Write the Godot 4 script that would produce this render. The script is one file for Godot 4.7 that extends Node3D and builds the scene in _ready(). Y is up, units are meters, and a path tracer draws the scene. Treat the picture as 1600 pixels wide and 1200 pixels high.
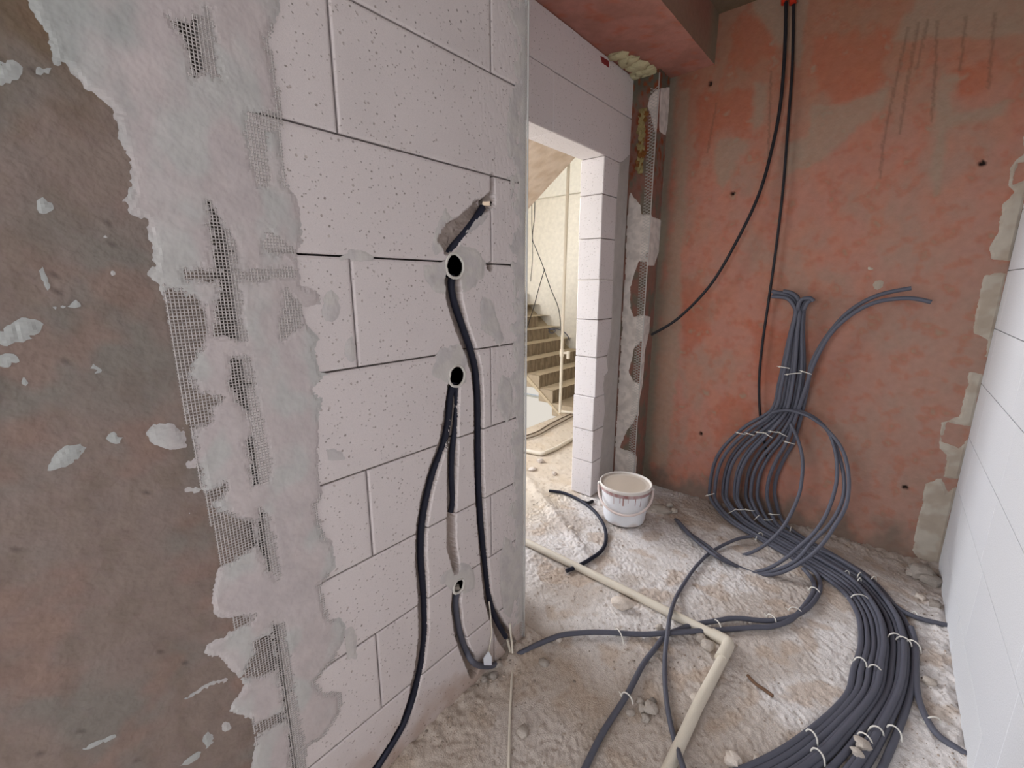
extends Node3D

const LX := -0.947
const DX := -1.371
const BZ := -2.905
const RX := 0.362
const CZ := -2.75
const BEAM := 2.612
const TOP := 2.86

var rng := RandomNumberGenerator.new()
var n_low := FastNoiseLite.new()
var n_mid := FastNoiseLite.new()
var n_fine := FastNoiseLite.new()
var n_ridge := FastNoiseLite.new()
var M := {}
var used := {}


func V(x: float, y: float, z: float) -> Vector3:
	return Vector3(x, y, z)

func P3(a: Array) -> PackedVector3Array:
	var r := PackedVector3Array()
	for i in range(0, a.size(), 3):
		r.append(Vector3(a[i], a[i + 1], a[i + 2]))
	return r

func P2(a: Array) -> PackedVector2Array:
	var r := PackedVector2Array()
	for i in range(0, a.size(), 2):
		r.append(Vector2(a[i], a[i + 1]))
	return r

func lin(r: float, g: float, b: float) -> Color:      # an sRGB colour 0..255 as linear values
	return Color(r / 255.0, g / 255.0, b / 255.0).srgb_to_linear()

func ss(a: float, b: float, x: float) -> float:
	return smoothstep(a, b, x)


# ------------------------------------------------------------------ outlines
class Poly:
	var pts: PackedVector2Array
	var lo := Vector2(1e9, 1e9)
	var hi := Vector2(-1e9, -1e9)
	var row := -1e9
	var near := []
	var cross := []
	func _init(p: PackedVector2Array) -> void:
		pts = p
		for q in p:
			lo = lo.min(q)
			hi = hi.max(q)
	func sd(u: float, v: float) -> float:      # positive inside, at most 0.03
		if u < lo.x - 0.03 or u > hi.x + 0.03 or v < lo.y - 0.03 or v > hi.y + 0.03:
			return -0.03
		if v != row:
			row = v
			near.clear()
			cross.clear()
			for i in pts.size():
				var a := pts[i]
				var b := pts[(i + 1) % pts.size()]
				if minf(a.y, b.y) - 0.03 < v and maxf(a.y, b.y) + 0.03 > v:
					near.append([a, b])
				if (a.y > v) != (b.y > v):
					cross.append(a.x + (v - a.y) / (b.y - a.y) * (b.x - a.x))
		var d := 0.0009
		var p := Vector2(u, v)
		for e in near:
			var q: Vector2 = e[0]
			var w: Vector2 = e[1]
			if (q.x < u - 0.03 and w.x < u - 0.03) or (q.x > u + 0.03 and w.x > u + 0.03):
				continue
			var ab := w - q
			var t := clampf((p - q).dot(ab) / maxf(ab.length_squared(), 1e-9), 0.0, 1.0)
			d = minf(d, p.distance_squared_to(q + ab * t))
		var inside := false
		for x in cross:
			if x > u:
				inside = not inside
		return sqrt(d) if inside else -sqrt(d)


class Chase:      # a channel cut into the blocks: points (u, v, half width)
	var pts: PackedVector3Array
	var depth: float
	var lo := Vector2(1e9, 1e9)
	var hi := Vector2(-1e9, -1e9)
	func _init(p: PackedVector3Array, d: float) -> void:
		pts = p
		depth = d
		for q in p:
			lo = lo.min(Vector2(q.x - q.z - 0.02, q.y - q.z - 0.02))
			hi = hi.max(Vector2(q.x + q.z + 0.02, q.y + q.z + 0.02))
	func sd(u: float, v: float) -> float:      # negative inside
		if u < lo.x or u > hi.x or v < lo.y or v > hi.y:
			return 1.0
		var best := 1.0
		var p := Vector2(u, v)
		for i in pts.size() - 1:
			var a := Vector2(pts[i].x, pts[i].y)
			var ab := Vector2(pts[i + 1].x, pts[i + 1].y) - a
			var t := clampf((p - a).dot(ab) / ab.length_squared(), 0.0, 1.0)
			best = minf(best, p.distance_to(a + ab * t) - lerpf(pts[i].z, pts[i + 1].z, t))
		return best


# ------------------------------------------------------------------ meshes
class Buf:
	var v := PackedVector3Array()
	var n := PackedVector3Array()
	var c := PackedColorArray()
	var i := PackedInt32Array()
	func add(p: Vector3, nn: Vector3, col := Color.WHITE) -> int:
		v.append(p)
		n.append(nn)
		c.append(col)
		return v.size() - 1
	func tri(a: int, b: int, d: int) -> void:
		i.append(a)
		i.append(b)
		i.append(d)
	func flat(a: Vector3, b: Vector3, d: Vector3, e: Vector3, out: Vector3, col := Color.WHITE) -> void:      # a quad a b d e round its edge, seen from out
		var nn := (b - a).cross(e - a).normalized()
		if nn.dot(out) < 0.0:
			nn = -nn
			var t := b
			b = e
			e = t
		var k := add(a, nn, col)
		add(b, nn, col)
		add(d, nn, col)
		add(e, nn, col)
		tri(k, k + 2, k + 1)
		tri(k, k + 3, k + 2)
	func mesh(origin := Vector3.ZERO) -> ArrayMesh:
		var m := ArrayMesh.new()
		if origin != Vector3.ZERO:
			for k in v.size():
				v[k] -= origin
		var a := []
		a.resize(Mesh.ARRAY_MAX)
		a[Mesh.ARRAY_VERTEX] = v
		a[Mesh.ARRAY_NORMAL] = n
		a[Mesh.ARRAY_COLOR] = c
		a[Mesh.ARRAY_INDEX] = i
		m.add_surface_from_arrays(Mesh.PRIMITIVE_TRIANGLES, a)
		return m


func grid(b: Buf, org: Vector3, U: Vector3, W: Vector3, u0: float, u1: float, v0: float, v1: float, cell: float, hf: Callable, cf: Callable, skirt := 0.0, hole = null) -> void:
	var N := U.cross(W)
	var nu := maxi(2, int(ceil((u1 - u0) / cell)) + 1)
	var nv := maxi(2, int(ceil((v1 - v0) / cell)) + 1)
	var du := (u1 - u0) / (nu - 1)
	var dv := (v1 - v0) / (nv - 1)
	var h := PackedFloat32Array()
	h.resize(nu * nv)
	for j in nv:
		for i in nu:
			h[j * nu + i] = hf.call(u0 + i * du, v0 + j * dv)
	var base := b.v.size()
	for j in nv:
		for i in nu:
			var k := j * nu + i
			var gu := (h[k + (1 if i < nu - 1 else 0)] - h[k - (1 if i > 0 else 0)]) / (du * ((1 if i < nu - 1 else 0) + (1 if i > 0 else 0)))
			var gv := (h[k + (nu if j < nv - 1 else 0)] - h[k - (nu if j > 0 else 0)]) / (dv * ((1 if j < nv - 1 else 0) + (1 if j > 0 else 0)))
			var uu := u0 + i * du
			var vv := v0 + j * dv
			b.add(org + U * uu + W * vv + N * h[k], (N - U * gu - W * gv).normalized(), cf.call(uu, vv, h[k]))
	for j in nv - 1:
		for i in nu - 1:
			if hole != null and hole.call(u0 + (i + 0.5) * du, v0 + (j + 0.5) * dv):
				continue
			var k := base + j * nu + i
			b.tri(k, k + nu, k + 1)
			b.tri(k + 1, k + nu, k + nu + 1)
	if skirt > 0.0:
		var loop := []
		for i in nu:
			loop.append([i, -W])
		for j in nv:
			loop.append([j * nu + nu - 1, U])
		for i in range(nu - 1, -1, -1):
			loop.append([(nv - 1) * nu + i, W])
		for j in range(nv - 1, -1, -1):
			loop.append([j * nu, -U])
		for q in loop.size() - 1:
			if loop[q][1] != loop[q + 1][1]:
				continue
			var o: Vector3 = loop[q][1]
			var a: int = base + loop[q][0]
			var d: int = base + loop[q + 1][0]
			var deep := -N * skirt
			b.flat(b.v[a], b.v[d], b.v[d] - N * N.dot(b.v[d] - org) + deep, b.v[a] - N * N.dot(b.v[a] - org) + deep, o, b.c[a])


func skin(b: Buf, org: Vector3, U: Vector3, W: Vector3, u0: float, u1: float, v0: float, v1: float, cell: float, f: Callable, thick: float, ramp: float, cf: Callable) -> void:      # a coat that lies on a wall wherever f > 0
	var N := U.cross(W)
	var nu := int(ceil((u1 - u0) / cell)) + 1
	var nv := int(ceil((v1 - v0) / cell)) + 1
	var g := PackedFloat32Array()
	g.resize(nu * nv)
	for j in nv:
		for i in nu:
			g[j * nu + i] = f.call(u0 + i * cell, v0 + j * cell)
	for j in nv - 1:
		for i in nu - 1:
			var ks := [j * nu + i, j * nu + i + 1, (j + 1) * nu + i + 1, (j + 1) * nu + i]
			if g[ks[0]] <= 0.0 and g[ks[1]] <= 0.0 and g[ks[2]] <= 0.0 and g[ks[3]] <= 0.0:
				continue
			var xs := [Vector2(i, j), Vector2(i + 1, j), Vector2(i + 1, j + 1), Vector2(i, j + 1)]
			var ring := []
			for e in 4:
				var a: float = g[ks[e]]
				var d: float = g[ks[(e + 1) % 4]]
				if a > 0.0:
					ring.append([xs[e], a])
				if (a > 0.0) != (d > 0.0):
					var t := a / (a - d)
					ring.append([xs[e].lerp(xs[(e + 1) % 4], t), 0.0])
			var hu := 0.5 * (_lift(g[ks[1]], thick, ramp) - _lift(g[ks[0]], thick, ramp) + _lift(g[ks[2]], thick, ramp) - _lift(g[ks[3]], thick, ramp)) / cell
			var hv := 0.5 * (_lift(g[ks[3]], thick, ramp) - _lift(g[ks[0]], thick, ramp) + _lift(g[ks[2]], thick, ramp) - _lift(g[ks[1]], thick, ramp)) / cell
			var nn := (N - U * hu - W * hv).normalized()
			var first := b.v.size()
			for r in ring:
				var q: Vector2 = r[0]
				var uu := u0 + q.x * cell
				var vv := v0 + q.y * cell
				var hh := 0.0004 + _lift(r[1], thick, ramp)
				b.add(org + U * uu + W * vv + N * hh, nn, cf.call(uu, vv, hh))
			for r in range(1, ring.size() - 1):
				b.tri(first, first + r + 1, first + r)

func _lift(x: float, thick: float, ramp: float) -> float:
	return thick * smoothstep(0.0, ramp, x)


func cbox(b: Buf, lo: Vector3, hi: Vector3, ch := 0.003, col := Color.WHITE, jit := 0.0) -> void:      # a box with chamfered edges
	var c := (lo + hi) / 2.0
	var s := (hi - lo) / 2.0
	ch = minf(ch, minf(s.x, minf(s.y, s.z)) * 0.9)
	var p := {}
	for x in [-1, 1]:
		for y in [-1, 1]:
			for z in [-1, 1]:
				var o := Vector3(x, y, z)
				var q := c + s * o
				if jit > 0.0:
					q += V(rng.randf_range(-jit, jit), rng.randf_range(-jit, jit), rng.randf_range(-jit, jit))
				var cc := ch * (1.0 if jit == 0.0 else rng.randf_range(0.5, 1.6))
				p[[x, y, z, 0]] = q - V(0, y, z) * cc
				p[[x, y, z, 1]] = q - V(x, 0, z) * cc
				p[[x, y, z, 2]] = q - V(x, y, 0) * cc
	for k in [-1, 1]:
		b.flat(p[[k, -1, -1, 0]], p[[k, 1, -1, 0]], p[[k, 1, 1, 0]], p[[k, -1, 1, 0]], V(k, 0, 0), col)
		b.flat(p[[-1, k, -1, 1]], p[[1, k, -1, 1]], p[[1, k, 1, 1]], p[[-1, k, 1, 1]], V(0, k, 0), col)
		b.flat(p[[-1, -1, k, 2]], p[[1, -1, k, 2]], p[[1, 1, k, 2]], p[[-1, 1, k, 2]], V(0, 0, k), col)
		for l in [-1, 1]:
			b.flat(p[[k, l, -1, 0]], p[[k, l, 1, 0]], p[[k, l, 1, 1]], p[[k, l, -1, 1]], V(k, l, 0), col)
			b.flat(p[[k, -1, l, 0]], p[[k, 1, l, 0]], p[[k, 1, l, 2]], p[[k, -1, l, 2]], V(k, 0, l), col)
			b.flat(p[[-1, k, l, 1]], p[[1, k, l, 1]], p[[1, k, l, 2]], p[[-1, k, l, 2]], V(0, k, l), col)
			for m in [-1, 1]:
				var a: Vector3 = p[[k, l, m, 0]]
				var d: Vector3 = p[[k, l, m, 1]]
				var e: Vector3 = p[[k, l, m, 2]]
				var o := V(k, l, m).normalized()
				var f := b.add(a, o, col)
				b.add(d, o, col)
				b.add(e, o, col)
				if (d - a).cross(e - a).dot(o) > 0.0:
					b.tri(f, f + 2, f + 1)
				else:
					b.tri(f, f + 1, f + 2)


func smooth_path(p: PackedVector3Array, step: float) -> PackedVector3Array:
	var r := PackedVector3Array()
	for i in p.size() - 1:
		var a := p[maxi(i - 1, 0)]
		var d := p[mini(i + 2, p.size() - 1)]
		var n := maxi(1, int(ceil(p[i].distance_to(p[i + 1]) / step)))
		for k in n:
			r.append(p[i].cubic_interpolate(p[i + 1], a, d, float(k) / n))
	r.append(p[p.size() - 1])
	return r

func tube(b: Buf, p: PackedVector3Array, rad: float, sides := 8, col := Color.WHITE, cap := true) -> void:
	var up := Vector3.UP if absf((p[1] - p[0]).normalized().y) < 0.9 else Vector3.RIGHT
	var base := b.v.size()
	for i in p.size():
		var t := (p[mini(i + 1, p.size() - 1)] - p[maxi(i - 1, 0)]).normalized()
		var x := up.cross(t).normalized()
		up = t.cross(x).normalized()
		for s in sides:
			var a := TAU * s / sides
			var o := x * cos(a) + up * sin(a)
			b.add(p[i] + o * rad, o, col)
	for i in p.size() - 1:
		for s in sides:
			var k := base + i * sides + s
			var l := base + i * sides + (s + 1) % sides
			b.tri(k, k + sides, l)
			b.tri(l, k + sides, l + sides)
	if cap:
		for e in [0, p.size() - 1]:
			var t := (p[1] - p[0]).normalized() * -1.0 if e == 0 else (p[e] - p[e - 1]).normalized()
			var k := b.add(p[e], t, col)
			for s in sides:
				b.add(b.v[base + e * sides + s], t, col)
			for s in sides:
				if e == 0:
					b.tri(k, k + 1 + s, k + 1 + (s + 1) % sides)
				else:
					b.tri(k, k + 1 + (s + 1) % sides, k + 1 + s)

func lathe(b: Buf, c: Vector3, prof: Array, sides := 40, cf = null) -> void:      # prof: [radius, height] from the outside bottom upwards
	var base := b.v.size()
	var np := prof.size()
	for i in np:
		var a: Array = prof[maxi(i - 1, 0)]
		var d: Array = prof[mini(i + 1, np - 1)]
		var n2 := Vector2(d[1] - a[1], a[0] - d[0]).normalized()
		for s in sides:
			var th := TAU * s / sides
			var nn := V(n2.x * cos(th), n2.y, n2.x * sin(th))
			var p := V(prof[i][0] * cos(th), prof[i][1], prof[i][0] * sin(th))
			b.add(c + p, nn, cf.call(th, prof[i][1]) if cf != null else Color.WHITE)
	for i in np - 1:
		for s in sides:
			var k := base + i * sides + s
			var l := base + i * sides + (s + 1) % sides
			b.tri(k, l, k + sides)
			b.tri(l, l + sides, k + sides)

func rock(b: Buf, c: Vector3, s: Vector3, sd: int, col := Color.WHITE, rough := 0.35) -> void:
	var m := SphereMesh.new()
	m.radius = 1.0
	m.height = 2.0
	m.radial_segments = 9
	m.rings = 5
	var a := m.get_mesh_arrays()
	var vs: PackedVector3Array = a[Mesh.ARRAY_VERTEX]
	var ix: PackedInt32Array = a[Mesh.ARRAY_INDEX]
	var turn := Basis(Vector3.UP, sd * 1.7)
	var q := PackedVector3Array()
	for p in vs:
		var w := 1.0 + rough * n_mid.get_noise_3d(p.x * 9.0 + sd * 13.0, p.y * 9.0, p.z * 9.0) * 1.6
		var pp := p * w
		pp.y = clampf(pp.y, -0.75, 0.7 + 0.2 * n_mid.get_noise_1d(sd * 5.0))
		q.append(c + turn * (pp * s))
	for t in range(0, ix.size(), 3):
		var x := q[ix[t]]
		var y := q[ix[t + 1]]
		var z := q[ix[t + 2]]
		var nn := -(y - x).cross(z - x)
		if nn.length_squared() < 1e-16:
			continue
		nn = nn.normalized()
		var k := b.add(x, (nn * 0.6 + (x - c).normalized() * 0.4).normalized(), col)
		b.add(y, (nn * 0.6 + (y - c).normalized() * 0.4).normalized(), col)
		b.add(z, (nn * 0.6 + (z - c).normalized() * 0.4).normalized(), col)
		b.tri(k, k + 1, k + 2)


# ------------------------------------------------------------------ nodes
func numbered(n: String) -> String:
	if not used.has(n):
		used[n] = 0
		return n
	used[n] += 1
	return "%s_%03d" % [n, used[n]]

func tag(o: Node, label: String, category: String, group := "", kind := "") -> void:
	o.set_meta("label", label)
	o.set_meta("category", category)
	if group:
		o.set_meta("group", group)
	if kind:
		o.set_meta("kind", kind)

func base(called: String, at: Vector3, label: String, category: String, group := "", kind := "") -> Node3D:
	var o := Node3D.new()
	o.name = numbered(called)
	add_child(o)
	o.position = at
	tag(o, label, category, group, kind)
	return o

func put(called: String, b: Buf, mat: Material, parent: Node3D = null, stuff := false) -> MeshInstance3D:
	var o := MeshInstance3D.new()
	var at := Vector3.ZERO
	if parent == null:
		at = b.v[0]
	else:
		var w: Node3D = parent
		while w != self and w != null:
			at += w.position
			w = w.get_parent() as Node3D
	o.mesh = b.mesh(at)
	o.material_override = mat
	if parent == null:
		o.name = numbered(called)
		o.position = at
		add_child(o)
	else:
		o.name = called
		parent.add_child(o, true)
	if stuff:
		o.set_meta("kind", "stuff")
	return o

func solo(called: String, b: Buf, mat: Material, label: String, category: String, group := "", kind := "") -> MeshInstance3D:
	var o := put(called, b, mat)
	tag(o, label, category, group, kind)
	return o


# ------------------------------------------------------------------ materials
func noise_tex(sd: int, freq: float, oct: int, lo: float, hi: float, normal := false, bump := 4.0, type := FastNoiseLite.TYPE_SIMPLEX_SMOOTH) -> NoiseTexture2D:
	var n := FastNoiseLite.new()
	n.seed = sd
	n.noise_type = type
	n.frequency = freq
	n.fractal_octaves = oct
	var t := NoiseTexture2D.new()
	t.width = 512
	t.height = 512
	t.seamless = true
	t.noise = n
	if normal:
		t.as_normal_map = true
		t.bump_strength = bump
	else:
		var g := Gradient.new()
		g.colors = PackedColorArray([Color(lo, lo, lo), Color(hi, hi, hi)])
		t.color_ramp = g
	return t

func mat(called: String, col: Color, rough := 0.9, grain: Texture2D = null, bumps: Texture2D = null, scale := 2.0, bump := 0.5) -> StandardMaterial3D:
	var m := StandardMaterial3D.new()
	m.resource_name = called
	m.albedo_color = col
	m.roughness = rough
	m.metallic_specular = 0.3
	m.vertex_color_use_as_albedo = true
	if grain:
		m.albedo_texture = grain
	if bumps:
		m.normal_enabled = true
		m.normal_texture = bumps
		m.normal_scale = bump
	m.uv1_triplanar = true
	m.uv1_world_triplanar = true
	m.uv1_scale = Vector3.ONE * scale
	M[called] = m
	return m

func pore_textures() -> Array:      # the skin of aerated concrete: fine grain with small pits
	var im := Image.create(512, 512, false, Image.FORMAT_RGB8)
	var hm := Image.create(512, 512, false, Image.FORMAT_RGB8)
	var r := RandomNumberGenerator.new()
	r.seed = 11
	for y in 512:
		for x in 512:
			var g := 0.955 + 0.045 * r.randf()
			im.set_pixel(x, y, Color(g, g, g))
			var k := 0.72 + 0.06 * r.randf()
			hm.set_pixel(x, y, Color(k, k, k))
	for k in 900:
		var c := Vector2(r.randf() * 512.0, r.randf() * 512.0)
		var rad := r.randf_range(0.5, 1.5) if r.randf() < 0.8 else r.randf_range(1.5, 2.6)
		var dark := r.randf_range(0.7, 0.9)
		for y in range(-3, 4):
			for x in range(-3, 4):
				var d := Vector2(x * r.randf_range(0.8, 1.2), y).length()
				if d <= rad:
					var px := posmod(int(c.x) + x, 512)
					var py := posmod(int(c.y) + y, 512)
					im.set_pixel(px, py, Color(dark, dark * 0.98, dark * 0.96))
					hm.set_pixel(px, py, Color(0.15, 0.15, 0.15))
	hm.bump_map_to_normal_map(3.0)
	return [ImageTexture.create_from_image(im), ImageTexture.create_from_image(hm)]


func _ready() -> void:
	# ---------------- camera, sky, daylight, exposure
	rng.seed = 7
	var cam := Camera3D.new()
	cam.name = "camera"
	add_child(cam)
	cam.fov = 81.772
	cam.position = V(0, 1.4, 0)
	cam.rotation_degrees = V(-12.608, 40.195, 0)
	cam.near = 0.02
	cam.far = 200.0
	cam.current = true
	var sky_mat := ProceduralSkyMaterial.new()
	sky_mat.sky_top_color = Color(0.62, 0.74, 0.92)
	sky_mat.sky_horizon_color = Color(0.93, 0.95, 0.97)
	sky_mat.ground_bottom_color = Color(0.62, 0.6, 0.57)
	sky_mat.ground_horizon_color = Color(0.85, 0.85, 0.84)
	sky_mat.energy_multiplier = 2.2
	sky_mat.sun_angle_max = 0.0
	var env := Environment.new()
	env.background_mode = Environment.BG_SKY
	env.sky = Sky.new()
	env.sky.sky_material = sky_mat
	env.tonemap_mode = Environment.TONE_MAPPER_LINEAR
	env.tonemap_exposure = 1.0
	env.sdfgi_enabled = true
	env.ssao_enabled = true
	env.ssil_enabled = true
	var we := WorldEnvironment.new()
	we.name = "daylight"
	we.environment = env
	add_child(we)
	# daylight through the window opening behind the camera, and through the two stairwell openings
	day("window_daylight", V(-0.86, 1.35, 1.4), V(0.7, -0.12, -0.75), Vector2(1.5, 1.9), Color(0.97, 0.98, 1.0), 2.45)
	day("stair_window_daylight", V(-4.9, 2.25, -1.95), V(1, -0.36, 0), Vector2(1.3, 2.0), Color(0.97, 0.98, 1.0), 6.2)
	day("stair_side_daylight", V(-2.6, 1.3, -1.3), V(0.15, -0.1, -1), Vector2(1.4, 1.5), Color(0.97, 0.98, 1.0), 0.7)
	day("stair_low_daylight", V(-3.5, -0.5, -5.3), V(0.3, 0.5, 1), Vector2(1.6, 0.9), Color(0.98, 0.98, 1.0), 5.0)

	# ---------------- noises and materials
	for q in [[n_low, 1, 2.2, 3], [n_mid, 2, 14.0, 3], [n_fine, 3, 70.0, 2], [n_ridge, 4, 24.0, 3]]:
		q[0].seed = q[1]
		q[0].frequency = q[2]
		q[0].fractal_octaves = q[3]
		q[0].noise_type = FastNoiseLite.TYPE_SIMPLEX_SMOOTH
	n_ridge.fractal_type = FastNoiseLite.FRACTAL_RIDGED
	n_ridge.domain_warp_enabled = true
	n_ridge.domain_warp_amplitude = 0.05
	n_ridge.domain_warp_frequency = 6.0
	var grain := noise_tex(21, 0.05, 4, 0.84, 1.0)
	var soft := noise_tex(24, 0.02, 4, 0.93, 1.0)
	var bumps := noise_tex(22, 0.06, 4, 0, 0, true, 5.0)
	var fibre := noise_tex(23, 0.2, 2, 0.9, 1.0)
	var pores := pore_textures()
	mat("aerated_concrete", Color(0.825, 0.782, 0.765), 0.95, pores[0], pores[1], 1.9, 0.6)
	mat("pale_block", Color(0.92, 0.89, 0.88), 0.95, pores[0], pores[1], 1.9, 0.6)
	mat("white_block", Color(0.88, 0.88, 0.885), 0.95, fibre, null, 1.9)
	mat("concrete", Color.WHITE, 0.85, soft, bumps, 2.0, 0.2)
	mat("dusty_screed", Color.WHITE, 0.97, grain, bumps, 5.0, 0.8)
	mat("plaster", Color(0.98, 0.98, 0.98), 0.93, soft, bumps, 1.2, 0.12)
	mat("mortar", Color(0.42, 0.38, 0.35), 0.97, grain, bumps, 5.0, 0.8)
	mat("glass_fibre", Color(0.68, 0.65, 0.63), 0.8)
	mat("black_conduit", Color(0.155, 0.15, 0.165), 0.42, fibre, null, 6.0)
	mat("dusty_conduit", Color(0.37, 0.372, 0.412), 0.46, fibre, null, 6.0)
	mat("navy_conduit", Color(0.16, 0.165, 0.215), 0.5, fibre, null, 6.0)
	mat("dusty_wire", Color(0.46, 0.40, 0.34), 0.7)
	mat("tie_plastic", Color(0.86, 0.84, 0.80), 0.5)
	mat("pvc", Color(0.89, 0.85, 0.78), 0.42, fibre, null, 3.0)
	mat("bucket_plastic", Color.WHITE, 0.38, fibre, null, 3.0)
	mat("zinc", Color(0.78, 0.77, 0.75), 0.5).metallic = 0.45
	mat("foam", Color(0.88, 0.85, 0.68), 0.9, grain, bumps, 9.0, 0.6)
	mat("red_plastic", Color(0.72, 0.2, 0.12), 0.5)
	mat("box_plastic", Color(0.05, 0.06, 0.10), 0.5)
	mat("rubble", Color.WHITE, 0.95, grain, bumps, 8.0, 0.6)
	mat("paper", Color(0.93, 0.94, 0.96), 0.8)
	mat("white_paint", Color(0.94, 0.93, 0.90), 0.8, grain, bumps, 1.0, 0.1)

	build_left_wall()
	build_doorway_wall()
	build_back_wall()
	build_right_wall()
	build_shell()
	build_floor()
	build_stairwell()
	build_bucket()
	build_conduits()
	build_ties()
	build_small_things()
	build_rubble()


func day(called: String, at: Vector3, towards: Vector3, size: Vector2, col: Color, energy: float) -> void:
	var l := AreaLight3D.new()
	l.name = called
	add_child(l)
	l.position = at
	l.basis = Basis.looking_at(towards.normalized(), Vector3.UP)
	l.area_size = size
	l.area_normalize_energy = false
	l.light_color = col
	l.light_energy = energy
	l.area_range = 12.0
	l.area_attenuation = 2.0
	l.shadow_enabled = true


# ------------------------------------------------------------------ left wall
var chases := []
var cut_poly: Poly
var through_poly: Poly
var boxes: Array[Vector3] = [Vector3(0.873, 1.451, 0.030), Vector3(0.870, 1.138, 0.028), Vector3(0.853, 0.446, 0.021)]

func carve(u: float, v: float) -> float:
	var h := 0.0
	var w := 0.0022 * n_mid.get_noise_2d(u * 4.0, v * 4.0) + 0.0022 * n_fine.get_noise_2d(u * 2.0, v * 2.0)
	for c in chases:
		var d: float = c.sd(u, v)
		if d < 0.02:
			h = minf(h, -c.depth * ss(0.0025, -0.0045, d + w) * (1.0 + 0.12 * n_mid.get_noise_2d(u * 3, v * 3)))
	var e := cut_poly.sd(u, v)
	if e > -0.02:
		h = minf(h, -0.034 * ss(-0.002, 0.012, e + w * 1.5) * (1.0 + 0.25 * n_mid.get_noise_2d(u * 2, v * 2)))
	for b in boxes:
		var d := Vector2(u, v).distance_to(Vector2(b.x, b.y)) - b.z
		if d < 0.02:
			h = minf(h, -0.048 * ss(0.003, -0.003, d + w))
	var s := Vector2(u, v).distance_to(Vector2(1.019, 1.455)) - 0.011
	if s < 0.01:
		h = minf(h, -0.04 * ss(0.003, -0.003, s + w))
	return h

var plaster_out: Poly
var plaster_holes := []
var plaster_spots := []
var plaster_patches := []

func left_plaster(u: float, v: float) -> float:
	var w := 0.004 * n_mid.get_noise_2d(u * 2.6, v * 1.8) + 0.0045 * n_fine.get_noise_2d(u * 1.2, v * 1.6)
	var f := plaster_out.sd(u, v)
	for q in plaster_holes:
		f = minf(f, -q.sd(u, v) + 0.4 * w)
	for q in plaster_spots:
		f = maxf(f, q.sd(u, v) - absf(w) * 0.8)
	return f + w

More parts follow.
